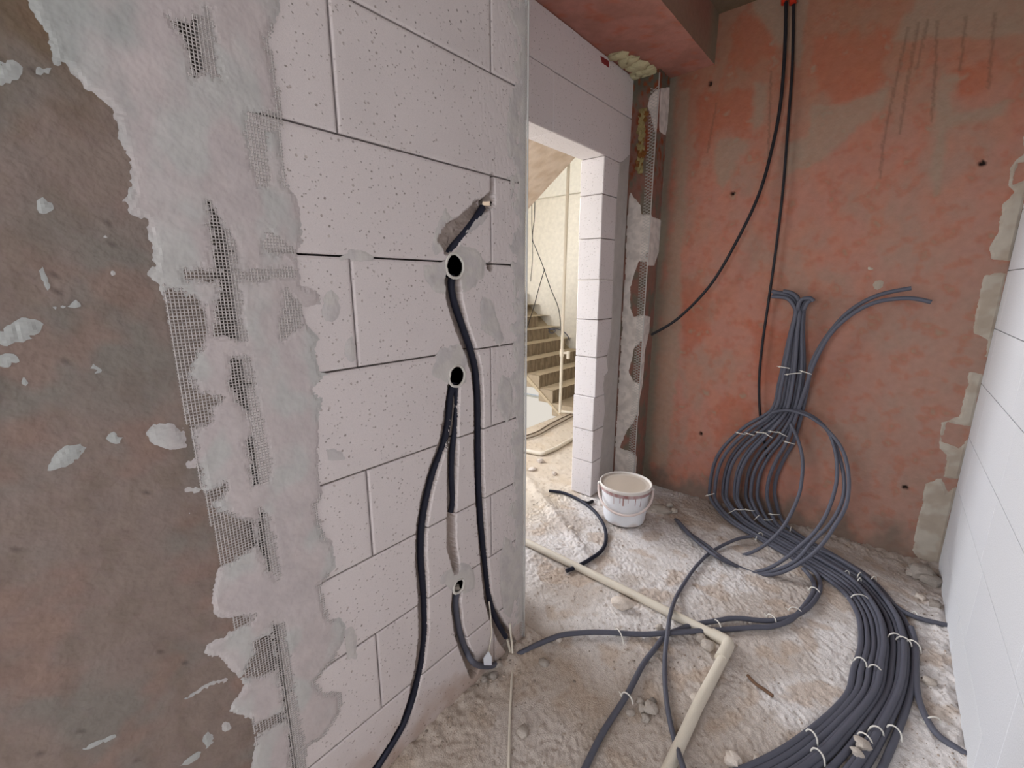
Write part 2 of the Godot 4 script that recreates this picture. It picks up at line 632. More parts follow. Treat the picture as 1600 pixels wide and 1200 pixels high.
func build_left_wall() -> void:
	chases = [
		Chase.new(P3([0.866,1.409,0.030,0.871,1.356,0.028,0.896,1.282,0.025,0.928,1.213,0.024,0.953,1.141,0.022,0.960,1.058,0.020,0.956,0.890,0.020,0.958,0.734,0.020,0.967,0.590,0.019,0.977,0.463,0.018,0.991,0.328,0.018,1.013,0.249,0.020,1.058,0.137,0.028,1.121,0.015,0.028]), 0.036),
		Chase.new(P3([0.852,1.110,0.017,0.833,1.025,0.017,0.813,0.951,0.017,0.775,0.883,0.018,0.744,0.815,0.019,0.720,0.724,0.019,0.710,0.625,0.019,0.712,0.495,0.018,0.707,0.364,0.018,0.687,0.263,0.018,0.653,0.173,0.016,0.618,0.108,0.016,0.570,0.070,0.016,0.497,0.026,0.018]), 0.034),
		Chase.new(P3([0.864,1.108,0.016,0.858,0.999,0.014,0.847,0.922,0.021,0.839,0.800,0.019,0.834,0.717,0.017,0.829,0.609,0.017,0.847,0.504,0.013]), 0.03),
		Chase.new(P3([0.847,0.426,0.021,0.840,0.383,0.020,0.850,0.278,0.019,0.874,0.186,0.019,0.917,0.060,0.020]), 0.034),
		Chase.new(P3([1.034,1.711,0.006,1.033,1.667,0.007]), 0.03)]
	cut_poly = Poly.new(P2([0.986,1.643,0.960,1.636,0.934,1.611,0.896,1.586,0.853,1.565,0.823,1.535,0.813,1.518,0.834,1.493,0.840,1.478,0.861,1.481,0.886,1.503,0.920,1.546,0.956,1.579,0.983,1.596,1.010,1.606,1.044,1.633,1.044,1.658,1.028,1.670]))
	through_poly = Poly.new(P2([0.984,1.636,1.000,1.647,1.022,1.646,1.041,1.642,1.038,1.632,1.016,1.626,1.005,1.633]))
	plaster_out = Poly.new(P2([0.148,2.080,0.127,1.924,0.110,1.803,0.112,1.760,0.123,1.734,0.122,1.698,0.135,1.706,0.148,1.686,0.164,1.674,0.182,1.660,0.183,1.635,0.184,1.604,0.192,1.578,0.184,1.548,0.175,1.528,0.176,1.509,0.199,1.502,0.199,1.487,0.200,1.457,0.198,1.431,0.189,1.418,0.198,1.405,0.204,1.379,0.206,1.341,0.206,1.285,0.207,1.228,0.211,1.149,0.215,1.080,0.215,1.015,0.217,0.948,0.215,0.879,0.213,0.837,0.200,0.802,0.198,0.766,0.210,0.744,0.233,0.718,0.224,0.704,0.176,0.699,0.172,0.687,0.198,0.653,0.221,0.596,0.232,0.561,0.203,0.536,0.197,0.522,0.233,0.473,0.241,0.425,0.226,0.377,0.203,0.292,0.312,0.172,0.337,0.296,0.380,0.285,0.426,0.320,0.431,0.370,0.389,0.410,0.372,0.457,0.424,0.483,0.453,0.511,0.467,0.558,0.451,0.587,0.423,0.596,0.415,0.646,0.409,0.703,0.455,0.729,0.451,0.801,0.432,0.819,0.417,0.907,0.442,0.929,0.436,0.979,0.447,1.053,0.450,1.113,0.466,1.147,0.444,1.173,0.479,1.204,0.462,1.213,0.453,1.264,0.469,1.284,0.442,1.320,0.434,1.354,0.477,1.359,0.472,1.387,0.439,1.400,0.436,1.458,0.451,1.484,0.454,1.546,0.445,1.581,0.422,1.596,0.428,1.649,0.430,1.717,0.427,1.802,0.420,1.841,0.452,1.894,0.456,1.956,0.468,2.117,0.497,2.331]))
	for p in [P2([0.304,1.824,0.330,1.848,0.330,1.808,0.331,1.753,0.311,1.752,0.297,1.740,0.294,1.768,0.291,1.792,0.275,1.814]),
		P2([0.372,1.707,0.435,1.716,0.433,1.693,0.399,1.680,0.393,1.591,0.381,1.588,0.372,1.626,0.371,1.667]),
		P2([0.292,1.540,0.306,1.507,0.324,1.475,0.320,1.427,0.285,1.424,0.289,1.484]),
		P2([0.385,1.498,0.435,1.463,0.377,1.463]),
		P2([0.237,1.425,0.300,1.422,0.423,1.432,0.428,1.419,0.298,1.407,0.240,1.410]),
		P2([0.293,1.408,0.320,1.408,0.316,1.334,0.322,1.297,0.270,1.307,0.282,1.360]),
		P2([0.210,1.393,0.227,1.389,0.254,1.372,0.259,1.338,0.257,1.309,0.237,1.282,0.218,1.238,0.232,1.208,0.267,1.193,0.248,1.172,0.243,1.148,0.212,1.146,0.210,1.227,0.207,1.274,0.207,1.363]),
		P2([0.293,1.263,0.319,1.262,0.325,1.208,0.324,1.155,0.332,1.099,0.335,1.042,0.325,0.999,0.301,1.003,0.300,1.094,0.313,1.117,0.307,1.159,0.292,1.182,0.285,1.215]),
		P2([0.244,1.018,0.254,1.021,0.243,0.998,0.225,0.992,0.232,0.966,0.290,0.922,0.290,0.868,0.215,0.851,0.209,0.937,0.212,1.010]),
		P2([0.305,0.941,0.319,0.920,0.324,0.823,0.325,0.772,0.308,0.797,0.295,0.868]),
		P2([0.300,0.669,0.319,0.656,0.326,0.522,0.327,0.392,0.330,0.274,0.314,0.200,0.298,0.266,0.305,0.394,0.299,0.542]),
		P2([0.265,0.652,0.297,0.646,0.296,0.549,0.231,0.576,0.239,0.597,0.261,0.622]),
		P2([0.239,0.450,0.297,0.434,0.295,0.410,0.244,0.417]),
		P2([0.215,0.739,0.266,0.712,0.260,0.700,0.222,0.705]),
		P2([0.445,1.038,0.506,1.013,0.449,0.998]),
		P2([0.405,1.387,0.434,1.354,0.433,1.314,0.388,1.291])]:
		plaster_holes.append(Poly.new(p))
	for p in [P2([0.088,1.675,0.080,1.663,0.069,1.657,0.059,1.661,0.058,1.673,0.062,1.687,0.074,1.690,0.083,1.694,0.092,1.689]),
		P2([0.091,1.519,0.093,1.507,0.086,1.501,0.081,1.496,0.076,1.501,0.072,1.510,0.074,1.520,0.080,1.523,0.085,1.524]),
		P2([0.060,1.486,0.059,1.481,0.056,1.478,0.054,1.480,0.052,1.483,0.054,1.487,0.056,1.491,0.058,1.491,0.059,1.489]),
		P2([0.151,1.468,0.146,1.468,0.143,1.468,0.138,1.471,0.137,1.476,0.140,1.477,0.143,1.480,0.148,1.476,0.151,1.472]),
		P2([0.070,1.415,0.072,1.400,0.070,1.392,0.067,1.392,0.065,1.404,0.064,1.418,0.064,1.429,0.066,1.430,0.068,1.425]),
		P2([0.102,1.370,0.099,1.368,0.086,1.365,0.071,1.364,0.056,1.362,0.059,1.365,0.070,1.368,0.087,1.371,0.101,1.372]),
		P2([0.100,1.370,0.098,1.366,0.094,1.364,0.091,1.366,0.087,1.368,0.090,1.372,0.092,1.377,0.097,1.378,0.099,1.374]),
		P2([0.156,1.418,0.151,1.413,0.146,1.409,0.141,1.412,0.139,1.415,0.139,1.420,0.142,1.427,0.148,1.425,0.154,1.424]),
		P2([0.056,1.345,0.050,1.329,0.032,1.319,0.017,1.315,0.006,1.319,0.003,1.330,0.017,1.341,0.030,1.354,0.046,1.354]),
		P2([0.024,1.292,0.017,1.287,0.011,1.279,0.006,1.286,0.002,1.291,0.002,1.300,0.007,1.307,0.015,1.305,0.023,1.302]),
		P2([0.109,1.271,0.107,1.262,0.104,1.256,0.100,1.257,0.097,1.263,0.096,1.271,0.097,1.281,0.101,1.286,0.105,1.278]),
		P2([0.202,1.131,0.204,1.110,0.179,1.112,0.159,1.122,0.150,1.138,0.148,1.154,0.162,1.167,0.185,1.160,0.202,1.147]),
		P2([0.115,1.147,0.113,1.139,0.106,1.145,0.100,1.149,0.096,1.158,0.102,1.162,0.107,1.166,0.115,1.162,0.118,1.153]),
		P2([0.075,1.147,0.064,1.134,0.055,1.124,0.041,1.123,0.025,1.123,0.029,1.136,0.036,1.147,0.051,1.158,0.067,1.157]),
		P2([0.214,1.022,0.207,1.020,0.199,1.020,0.190,1.024,0.186,1.030,0.187,1.034,0.193,1.036,0.201,1.033,0.208,1.029]),
		P2([0.222,1.083,0.220,1.074,0.210,1.068,0.200,1.066,0.193,1.069,0.193,1.075,0.196,1.082,0.204,1.088,0.215,1.089]),
		P2([0.193,0.611,0.191,0.607,0.169,0.605,0.146,0.606,0.131,0.609,0.129,0.613,0.147,0.615,0.167,0.616,0.184,0.613]),
		P2([0.204,0.600,0.203,0.596,0.195,0.596,0.187,0.601,0.178,0.605,0.179,0.610,0.185,0.612,0.193,0.608,0.201,0.605]),
		P2([0.029,0.617,0.028,0.614,0.012,0.617,-0.005,0.621,-0.015,0.627,-0.017,0.631,-0.003,0.630,0.012,0.627,0.028,0.622]),
		P2([0.162,0.474,0.155,0.471,0.148,0.470,0.143,0.480,0.144,0.493,0.149,0.505,0.157,0.508,0.162,0.498,0.164,0.487]),
		P2([0.140,0.471,0.143,0.465,0.130,0.461,0.116,0.463,0.105,0.467,0.104,0.473,0.112,0.478,0.125,0.478,0.139,0.478]),
		P2([0.197,0.483,0.194,0.476,0.188,0.478,0.182,0.483,0.179,0.494,0.181,0.504,0.185,0.508,0.191,0.500,0.195,0.494]),
		P2([0.113,1.691,0.111,1.686,0.108,1.684,0.104,1.683,0.103,1.686,0.105,1.690,0.106,1.694,0.110,1.695,0.112,1.694]),
		P2([0.122,1.696,0.120,1.691,0.117,1.688,0.114,1.687,0.113,1.691,0.113,1.695,0.116,1.700,0.120,1.703,0.122,1.701]),
		P2([0.194,0.984,0.194,0.980,0.190,0.982,0.186,0.983,0.185,0.987,0.185,0.990,0.188,0.990,0.191,0.991,0.194,0.987]),
		P2([0.027,1.259,0.026,1.252,0.024,1.252,0.021,1.251,0.021,1.257,0.021,1.263,0.024,1.269,0.027,1.269,0.028,1.264]),
		P2([0.236,1.506,0.230,1.501,0.219,1.498,0.209,1.499,0.200,1.500,0.201,1.504,0.207,1.509,0.221,1.511,0.231,1.509]),
		P2([0.196,1.521,0.195,1.512,0.186,1.511,0.180,1.511,0.175,1.514,0.176,1.523,0.182,1.527,0.190,1.532,0.197,1.530])]:
		plaster_spots.append(Poly.new(p))
	for p in [P2([0.977,1.432,0.954,1.393,0.884,1.372,0.807,1.377,0.769,1.410,0.764,1.447,0.831,1.462,0.885,1.479,0.963,1.473]),
		P2([1.000,1.465,0.986,1.418,0.926,1.415,0.879,1.412,0.857,1.443,0.850,1.480,0.881,1.512,0.928,1.507,0.968,1.498]),
		P2([0.908,1.163,0.908,1.113,0.853,1.101,0.810,1.132,0.768,1.159,0.789,1.197,0.808,1.232,0.854,1.221,0.886,1.197]),
		P2([0.950,1.181,0.917,1.162,0.885,1.154,0.840,1.152,0.814,1.182,0.829,1.208,0.844,1.236,0.889,1.229,0.929,1.213]),
		P2([0.927,0.441,0.930,0.391,0.879,0.402,0.827,0.434,0.798,0.489,0.815,0.521,0.840,0.537,0.880,0.517,0.913,0.482]),
		P2([0.860,0.466,0.854,0.448,0.829,0.446,0.803,0.475,0.775,0.501,0.783,0.521,0.802,0.527,0.833,0.522,0.859,0.490]),
		P2([0.616,1.466,0.609,1.458,0.584,1.451,0.560,1.455,0.531,1.457,0.548,1.466,0.556,1.475,0.587,1.479,0.603,1.472]),
		P2([0.867,1.527,0.833,1.491,0.802,1.469,0.795,1.495,0.797,1.521,0.813,1.556,0.844,1.602,0.862,1.586,0.882,1.574]),
		P2([1.010,1.624,1.016,1.597,0.974,1.564,0.934,1.543,0.894,1.535,0.869,1.546,0.896,1.576,0.919,1.606,0.968,1.626]),
		P2([1.059,1.203,1.017,1.245,0.977,1.270,0.973,1.318,0.970,1.354,0.990,1.368,1.029,1.345,1.054,1.288,1.079,1.228]),
		P2([1.151,1.865,1.134,1.801,1.114,1.765,1.100,1.780,1.096,1.827,1.102,1.885,1.117,1.953,1.142,1.986,1.146,1.920]),
		P2([0.505,1.005,0.510,0.988,0.479,0.994,0.454,1.005,0.442,1.018,0.437,1.032,0.453,1.038,0.482,1.030,0.504,1.017]),
		P2([0.490,0.474,0.490,0.435,0.469,0.451,0.452,0.459,0.439,0.492,0.449,0.517,0.458,0.544,0.479,0.541,0.493,0.506]),
		P2([0.429,0.321,0.409,0.323,0.391,0.326,0.370,0.351,0.348,0.381,0.358,0.393,0.372,0.397,0.398,0.386,0.422,0.351]),
		P2([0.397,0.269,0.377,0.271,0.354,0.283,0.327,0.309,0.316,0.337,0.320,0.350,0.335,0.350,0.357,0.329,0.379,0.303]),
		P2([0.523,1.351,0.514,1.325,0.498,1.318,0.485,1.324,0.479,1.342,0.483,1.361,0.491,1.377,0.505,1.388,0.518,1.376]),
		P2([0.553,1.253,0.551,1.232,0.540,1.222,0.530,1.228,0.525,1.246,0.526,1.267,0.536,1.279,0.545,1.286,0.551,1.271]),
		P2([1.126,1.026,1.121,0.963,1.094,0.938,1.070,0.969,1.045,1.007,1.050,1.072,1.069,1.113,1.093,1.098,1.118,1.085]),
		P2([0.845,0.942,0.842,0.908,0.829,0.897,0.814,0.901,0.807,0.935,0.808,0.972,0.820,0.990,0.833,0.999,0.846,0.979]),
		P2([1.157,0.313,1.136,0.227,1.112,0.153,1.075,0.198,1.056,0.312,1.051,0.435,1.076,0.518,1.111,0.493,1.139,0.427])]:
		plaster_patches.append(Poly.new(p))

	var w := base("wall_left", V(LX, 0, -0.6), "long pale aerated block partition on the left, chased for black conduits", "wall", "", "structure")
	var U := V(0, 0, -1)
	# the concrete column that the partition starts from
	var b := Buf.new()
	var cpl := func(u: float, v: float, _h: float) -> Color:
		var k := n_low.get_noise_2d(u * 1.3 + 3.0, v * 1.1)
		var q := n_low.get_noise_2d(u * 2.6 - 7.0, v * 2.6)
		var m := n_mid.get_noise_2d(u * 0.8, v * 0.5)
		var c := lin(134, 118, 109).lerp(lin(126, 118, 110), ss(-0.05, 0.35, k))
		c = c.lerp(lin(140, 114, 102), ss(0.05, 0.45, q) * 0.6)
		c = c.lerp(lin(116, 100, 88), ss(0.1, 0.4, m) * 0.3)
		c = c.lerp(lin(108, 90, 70), ss(1.6, 1.78, v + 0.25 * q) * 0.8)
		if n_fine.get_noise_2d(u * 0.9, v * 0.9) > 0.72:
			c = c.lerp(lin(70, 60, 55), 0.6)
		return c
	var hcl := func(u: float, v: float) -> float:
		return 0.0012 * n_low.get_noise_2d(u * 3, v * 3) + 0.0006 * n_mid.get_noise_2d(u * 2, v * 2) - 0.004 * ss(0.272, 0.285, u)
	grid(b, V(LX, 0, 0), U, Vector3.UP, -0.32, 0.285, 0.0, TOP, 0.008, hcl, cpl, 0.15)
	put("column_face", b, M.concrete, w)
	# joint between column and blocks, and the core behind the blocks, open where light comes through
	b = Buf.new()
	cbox(b, V(LX - 0.13, 0, -0.33), V(LX - 0.022, TOP, -0.27))
	put("joint_filling", b, M.mortar, w)
	b = Buf.new()
	var hu0 := 0.99
	var hu1 := 1.165
	var hv0 := 1.605
	var hv1 := 1.70
	cbox(b, V(LX - 0.135, 0, -hu0), V(LX - 0.052, TOP, -0.31), 0.001)
	cbox(b, V(LX - 0.135, 0, -1.185), V(LX - 0.052, TOP, -hu1), 0.001)
	cbox(b, V(LX - 0.135, 0, -hu1), V(LX - 0.052, hv0, -hu0), 0.001)
	cbox(b, V(LX - 0.135, hv1, -hu1), V(LX - 0.052, TOP, -hu0), 0.001)
	put("block_core", b, M.mortar, w)
	# blocks, course by course
	var ys := [0.0, 0.224, 0.472, 0.704, 0.947, 1.208, 1.462, 1.712, 1.978, 2.24, 2.49, TOP]
	var joints := [1.02, 0.548, 1.012, 0.557, 1.018, 0.556, 1.025, 0.551, 1.032, 0.55, 1.02]
	for k in ys.size() - 1:
		var us := [0.312, joints[k], 1.186]
		for s in 2:
			var u0: float = us[s] + (0.002 if s else 0.0)
			var u1: float = us[s + 1] - 0.002
			var v0: float = ys[k] + (0.0022 if k else 0.0)
			var v1: float = ys[k + 1] - 0.0022
			var tone := 1.0 + rng.randf_range(-0.025, 0.025)
			var off := rng.randf_range(-0.0008, 0.0008)
			var hf := func(u: float, v: float) -> float:
				var e := minf(minf(u - u0, u1 - u), minf(v - v0, v1 - v))
				var chip := 0.0012 + 0.004 * maxf(0.0, n_mid.get_noise_2d(u * 2.2, v * 2.2))
				var h := off - 0.0025 * (1.0 - ss(0.0, chip, e))
				if u > 0.98:
					h -= 0.0022 * maxf(0.0, n_mid.get_noise_2d(u * 5.0, v * 1.6) - 0.15)
				return h + carve(u, v)
			var cf := func(u: float, v: float, h: float) -> Color:
				var t: float = tone * (1.0 + 0.05 * n_low.get_noise_2d(u * 2, v * 2))
				var c := Color(t, t, t)
				c = c.lerp(Color(0.66, 0.53, 0.42), 0.75 * ss(0.16, 0.0, v + 0.08 * n_mid.get_noise_2d(u * 0.6, v * 0.6)))
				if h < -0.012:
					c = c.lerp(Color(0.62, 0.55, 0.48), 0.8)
				return c
			var hole := func(u: float, v: float) -> bool:
				return through_poly.sd(u, v) > 0.0
			b = Buf.new()
			grid(b, V(LX, 0, 0), U, Vector3.UP, u0, u1, v0, v1, 0.0035 if k < 9 else 0.02, hf, cf, 0.05, hole if k == 6 else null)
			put("block", b, M.aerated_concrete, w)
	# plaster: the wide coat over the column joint, spots on the column, thin patches on the blocks
	b = Buf.new()
	var pc := func(u: float, v: float, _h: float) -> Color:
		var k := n_low.get_noise_2d(u * 3 + 9.0, v * 2)
		var c := lin(192, 181, 177).lerp(lin(190, 186, 181), ss(-0.15, 0.25, k))
		c = c.lerp(lin(196, 183, 179), ss(0.0, 0.4, n_mid.get_noise_2d(u * 0.5, v * 0.4)) * 0.5)
		return c.lerp(lin(172, 172, 167), ss(0.2, 0.13, u + 0.1 * k))
	skin(b, V(LX, 0, 0), U, Vector3.UP, -0.14, 0.53, 0.06, 2.5, 0.004, left_plaster, 0.0018, 0.012, pc)
	put("plaster_coat", b, M.plaster, w)
	b = Buf.new()
	var thin := func(u: float, v: float) -> float:
		var f := -0.03
		for q in plaster_patches:
			f = maxf(f, q.sd(u, v))
		var k := 0.006 * n_mid.get_noise_2d(u * 1.6, v * 1.6) + 0.004 * n_fine.get_noise_2d(u, v)
		f += k
		if u > 1.09:
			f = maxf(f, u - 1.125 - 0.016 * maxf(0.0, n_ridge.get_noise_2d(u * 1.2, v * 0.25)) - 0.05 * n_mid.get_noise_2d(u * 0.6, v * 0.8) - 0.02 * n_fine.get_noise_2d(u * 0.5, v * 0.3))
		if carve(u, v) < -0.0002:
			f = -0.01
		return minf(f, 1.187 - u)
	var tc := func(u: float, v: float, _h: float) -> Color:
		return lin(203, 196, 189).lerp(lin(196, 188, 184), ss(-0.2, 0.3, n_mid.get_noise_2d(u, v)))
	skin(b, V(LX, 0, 0), U, Vector3.UP, 0.46, 1.188, 0.1, 2.2, 0.005, thin, 0.0014, 0.012, tc)
	put("plaster_patch", b, M.plaster, w)
	# glass fibre mesh laid over the joint, bare where the plaster is missing
	b = Buf.new()
	var pitch := 0.0058
	for dirn in 2:
		var lines := int((0.27 if dirn == 0 else 1.9) / pitch)
		var along := int((1.9 if dirn == 0 else 0.27) / pitch)
		for a in lines:
			var run := -1
			for t in along + 1:
				var u := 0.178 + pitch * (a if dirn == 0 else t)
				var v := 0.1 + pitch * (t if dirn == 0 else a)
				u += 0.003 * n_low.get_noise_2d(u, v * 2.0)
				var left_end := 0.205 + 0.03 * ss(1.3, 0.5, v)
				var on := t < along and u > left_end and u < 0.438 and left_plaster(u, v) < 0.004 and plaster_out.sd(u, v) > -0.004
				if on and run < 0:
					run = t
				if not on and run >= 0:
					var pa := Vector2(0.178 + pitch * (a if dirn == 0 else run - 0.5), 0.1 + pitch * (run - 0.5 if dirn == 0 else a))
					var pb := Vector2(0.178 + pitch * (a if dirn == 0 else t - 0.5), 0.1 + pitch * (t - 0.5 if dirn == 0 else a))
					strand(b, V(LX + 0.0012, pa.y, -pa.x), V(LX + 0.0012, pb.y, -pb.x), 0.0011)
					run = -1
	put("fibre_mesh", b, M.glass_fibre, w, true)
	# metal corner bead on the free end of the wall
	b = Buf.new()
	cbox(b, V(LX - 0.135, 0, -1.194), V(LX - 0.004, TOP, -1.186), 0.001)
	put("end_plaster", b, M.plaster, w)
	b = Buf.new()
	tube(b, P3([LX + 0.003, 0.0, -1.192, LX + 0.003, 1.4, -1.193, LX + 0.003, TOP, -1.192]), 0.0032, 8)
	put("corner_bead", b, M.zinc, w)
	b = Buf.new()
	lath(b, V(LX + 0.0015, 0.02, -1.189), V(0, 0, 1), 0.024, 2.6, 0.004, 0.012, 0.0006)
	put("bead_lath", b, M.zinc, w, true)
	# plastic boxes sunk into the three round holes
	var where := ["upper", "middle", "lower"]
	for k in 3:
		var q: Vector3 = boxes[k]
		var words: String = ["dark round socket box sunk in the wall under the slanting chase", "dark round socket box sunk in the wall at middle height, conduits hanging below it", "small dark socket box sunk low in the wall, half filled with mortar"][k]
		var o := base("socket_box", V(LX - 0.04, q.y, -q.x), words, "socket box", "socket boxes in the left wall")
		b = Buf.new()
		lathe(b, Vector3.ZERO, [[0.001, 0.004], [q.z - 0.004, 0.004], [q.z - 0.003, 0.008], [q.z - 0.002, 0.038], [q.z - 0.0005, 0.0385], [q.z, 0.037], [q.z, 0.001], [0.001, 0.0]], 28)
		for i in b.v.size():
			b.v[i] = V(b.v[i].y, -b.v[i].x, b.v[i].z) + o.position
			b.n[i] = V(b.n[i].y, -b.n[i].x, b.n[i].z)
		flip(b)
		put("cup", b, M.box_plastic, o)
		b = Buf.new()
		var ring := PackedVector3Array()
		for s in 41:
			var a0 := TAU * s / 40.0
			var rr := q.z + 0.003 + 0.003 * n_mid.get_noise_2d(cos(a0) * 0.08 + k, sin(a0) * 0.08)
			ring.append(V(LX - 0.0005 + 0.002 * n_fine.get_noise_1d(s * 3.0), q.y + rr * sin(a0), -q.x + rr * cos(a0)))
		tube(b, ring, 0.0042, 8, lin(212, 206, 196), false)
		put("mortar_ring", b, M.plaster, o)
		if k == 2:
			b = Buf.new()
			rock(b, V(LX - 0.016, q.y - 0.011, -q.x + 0.003), V(0.014, 0.011, 0.017), 5, lin(160, 150, 138))
			put("mortar_lump", b, M.rubble, o)

func flip(b: Buf) -> void:
	for t in range(0, b.i.size(), 3):
		var k := b.i[t]
		b.i[t] = b.i[t + 1]
		b.i[t + 1] = k

func strand(b: Buf, p: Vector3, q: Vector3, half: float) -> void:      # a thread that lies on the left wall
	var d := (q - p).normalized()
	var s := d.cross(V(1, 0, 0)).normalized() * half
	var l := V(half, 0, 0)
	b.flat(p - s, q - s, q + l, p + l, V(1, 0, 0) - s.normalized())
	b.flat(p + s, q + s, q + l, p + l, V(1, 0, 0) + s.normalized())

func lath(b: Buf, o: Vector3, across: Vector3, wide: float, tall: float, dx: float, dy: float, half: float) -> void:      # expanded metal: slanting strands
	var up := Vector3.UP
	var rows := int(tall / dy)
	for r in rows:
		for s in [-1, 1]:
			var a := o + up * (r * dy) + (Vector3.ZERO if s > 0 else across * wide)
			var d: Vector3 = o + up * (r * dy + dy * wide / dx * 0.5) + (across * wide if s > 0 else Vector3.ZERO)
			tube(b, PackedVector3Array([a, d]), half, 4, Color.WHITE, false)


# ------------------------------------------------------------------ doorway wall and concrete column
func build_doorway_wall() -> void:
	var w := base("wall_doorway", V(DX, 0, -2.0), "pale block wall with the doorway to the stairs, red beam on top", "wall", "", "structure")
	var T := 0.155
	var b: Buf
	var pier := [0.002, 0.25, 0.469, 0.694, 0.951, 1.188, 1.43, 1.671, 1.917, 2.119]
	for k in pier.size() - 1:
		b = Buf.new()
		var t := 1.0 + rng.randf_range(-0.03, 0.02)
		blockmesh(b, V(DX - T, pier[k] + 0.0018, CZ), V(DX, pier[k + 1] - 0.0018, -2.440 + rng.randf_range(-0.005, 0.005)), Color(t, t, t))
		put("block", b, M.pale_block, w)
	for k in pier.size() - 1:
		b = Buf.new()
		blockmesh(b, V(DX - T, pier[k] + 0.0018, -1.42), V(DX, pier[k + 1] - 0.0018, -0.9), Color.WHITE)
		put("block", b, M.pale_block, w)
	# over the door: two courses
	for q in [[2.119, 2.383, [-2.79, -1.93, -1.3, -0.9]], [2.383, BEAM, [-2.79, -2.143, -1.5, -0.9]]]:
		for i in 3:
			b = Buf.new()
			var t := 1.0 + rng.randf_range(-0.03, 0.02)
			blockmesh(b, V(DX - T, q[0] + 0.0018, q[2][i] + 0.001), V(DX, q[1] - (0.0018 if q[1] < 2.5 else 0.004), q[2][i + 1] - 0.001), Color(t, t, t))
			put("block", b, M.pale_block, w)
	# mortar coat down the inner corner
	b = Buf.new()
	var pl := Poly.new(P2([2.869,2.382,2.759,2.193,2.623,2.113,2.604,1.839,2.607,1.652,2.610,1.380,2.622,1.095,2.578,0.932,2.604,0.844,2.538,0.811,2.585,0.585,2.561,0.365,2.556,0.229,2.456,0.077,3.382,-0.262,3.160,2.452]))
	var f := func(u: float, v: float) -> float:
		return minf(pl.sd(u, v) + 0.004 * n_mid.get_noise_2d(u, v * 0.6), 2.7485 - u)
	var pcol := func(_u: float, _v: float, _h: float) -> Color:
		return lin(200, 193, 186)
	skin(b, V(DX, 0, 0), V(0, 0, -1), Vector3.UP, 2.55, 2.752, 0.0, 2.3, 0.006, f, 0.003, 0.008, pcol)
	put("mortar_coat", b, M.plaster, w)
	b = Buf.new()
	var rp := Poly.new(P2([2.349,2.588,2.440,2.594,2.451,2.563,2.366,2.560]))
	skin(b, V(DX, 0, 0), V(0, 0, -1), Vector3.UP, 2.2, 2.6, 2.4, 2.6, 0.004, func(u: float, v: float) -> float: return rp.sd(u, v) + 0.003 * n_fine.get_noise_2d(u, v), 0.0006, 0.004, func(_u: float, _v: float, _h: float) -> Color: return lin(150, 62, 62))
	put("red_paint_mark", b, M.plaster, w)
	# concrete column at the inner corner
	var c := base("concrete_column", V(-1.3, 0, -2.85), "red stained concrete column with metal corner bead and plaster in the back corner", "column", "", "structure")
	var cx := -1.21
	var red := func(u: float, v: float, _h: float) -> Color:
		var k := n_mid.get_noise_2d(u * 0.8 + 2.0, v * 0.35)
		var g := lin(152, 112, 98).lerp(lin(128, 118, 104), ss(-0.1, 0.3, k))
		g = g.lerp(lin(110, 106, 92), ss(2.46, 2.56, v))
		return g.lerp(lin(150, 76, 46), ss(0.12, 0.4, n_mid.get_noise_2d(u * 1.5, v * 0.8 + 4.0)) * ss(1.9, 2.1, v))
	var flatf := func(u: float, v: float) -> float:
		return 0.002 * n_mid.get_noise_2d(u, v)
	b = Buf.new()
	grid(b, V(0, 0, CZ), V(1, 0, 0), Vector3.UP, DX - 0.02, cx, 0.0, BEAM, 0.012, flatf, red)
	grid(b, V(cx, 0, 0), V(0, 0, -1), Vector3.UP, -CZ, -BZ, 0.0, BEAM, 0.012, flatf, red)
	put("shaft", b, M.concrete, c)
	b = Buf.new()
	var polys := []
	for p in [P2([-1.470,2.096,-1.402,2.067,-1.353,1.967,-1.284,1.885,-1.267,1.827,-1.196,1.820,-1.163,1.806,-1.221,1.576,-1.205,1.537,-1.270,1.547,-1.299,1.460,-1.316,1.380,-1.308,1.257,-1.282,1.196,-1.217,1.211,-1.187,1.220,-1.206,1.055,-1.269,0.986,-1.274,0.921,-1.296,0.832,-1.255,0.771,-1.208,0.756,-1.206,0.579,-1.236,0.483,-1.280,0.419,-1.313,0.327,-1.329,0.275,-1.247,0.272,-1.193,0.239,-1.183,0.099,-1.407,0.034]),
		P2([-1.264,2.484,-1.223,2.507,-1.192,2.500,-1.184,2.297,-1.214,2.279,-1.243,2.360,-1.272,2.435])]:
		polys.append(Poly.new(p))
	var fz := func(u: float, v: float) -> float:
		var g := -0.03
		for p in polys:
			g = maxf(g, p.sd(u, v))
		if u < DX + 0.012 + 0.008 * n_mid.get_noise_2d(3.0, v * 0.8):
			g = -0.01
		return minf(g + 0.004 * n_mid.get_noise_2d(u * 1.5, v * 1.5) + 0.003 * n_fine.get_noise_2d(u, v), cx + 0.004 - u)
	var wc := func(u: float, v: float, _h: float) -> Color:
		return lin(244, 236, 228).lerp(lin(226, 218, 210), ss(-0.2, 0.3, n_mid.get_noise_2d(u, v)))
	skin(b, V(0, 0, CZ), V(1, 0, 0), Vector3.UP, DX, cx + 0.006, 0.0, 2.6, 0.005, fz, 0.004, 0.008, wc)
	var side := []
	for p in [P2([2.773,2.518,2.901,2.562,2.931,2.417,2.894,2.294,2.795,2.296,2.780,2.378]),
		P2([2.764,1.812,2.947,1.804,2.952,1.666,2.853,1.521,2.735,1.517]),
		P2([2.725,1.212,2.847,1.194,2.843,1.088,2.799,0.986,2.795,0.748,2.739,0.581,2.691,0.503,2.650,0.940]),
		P2([2.717,0.314,2.780,0.225,2.779,0.081,2.695,0.111])]:
		side.append(Poly.new(p))
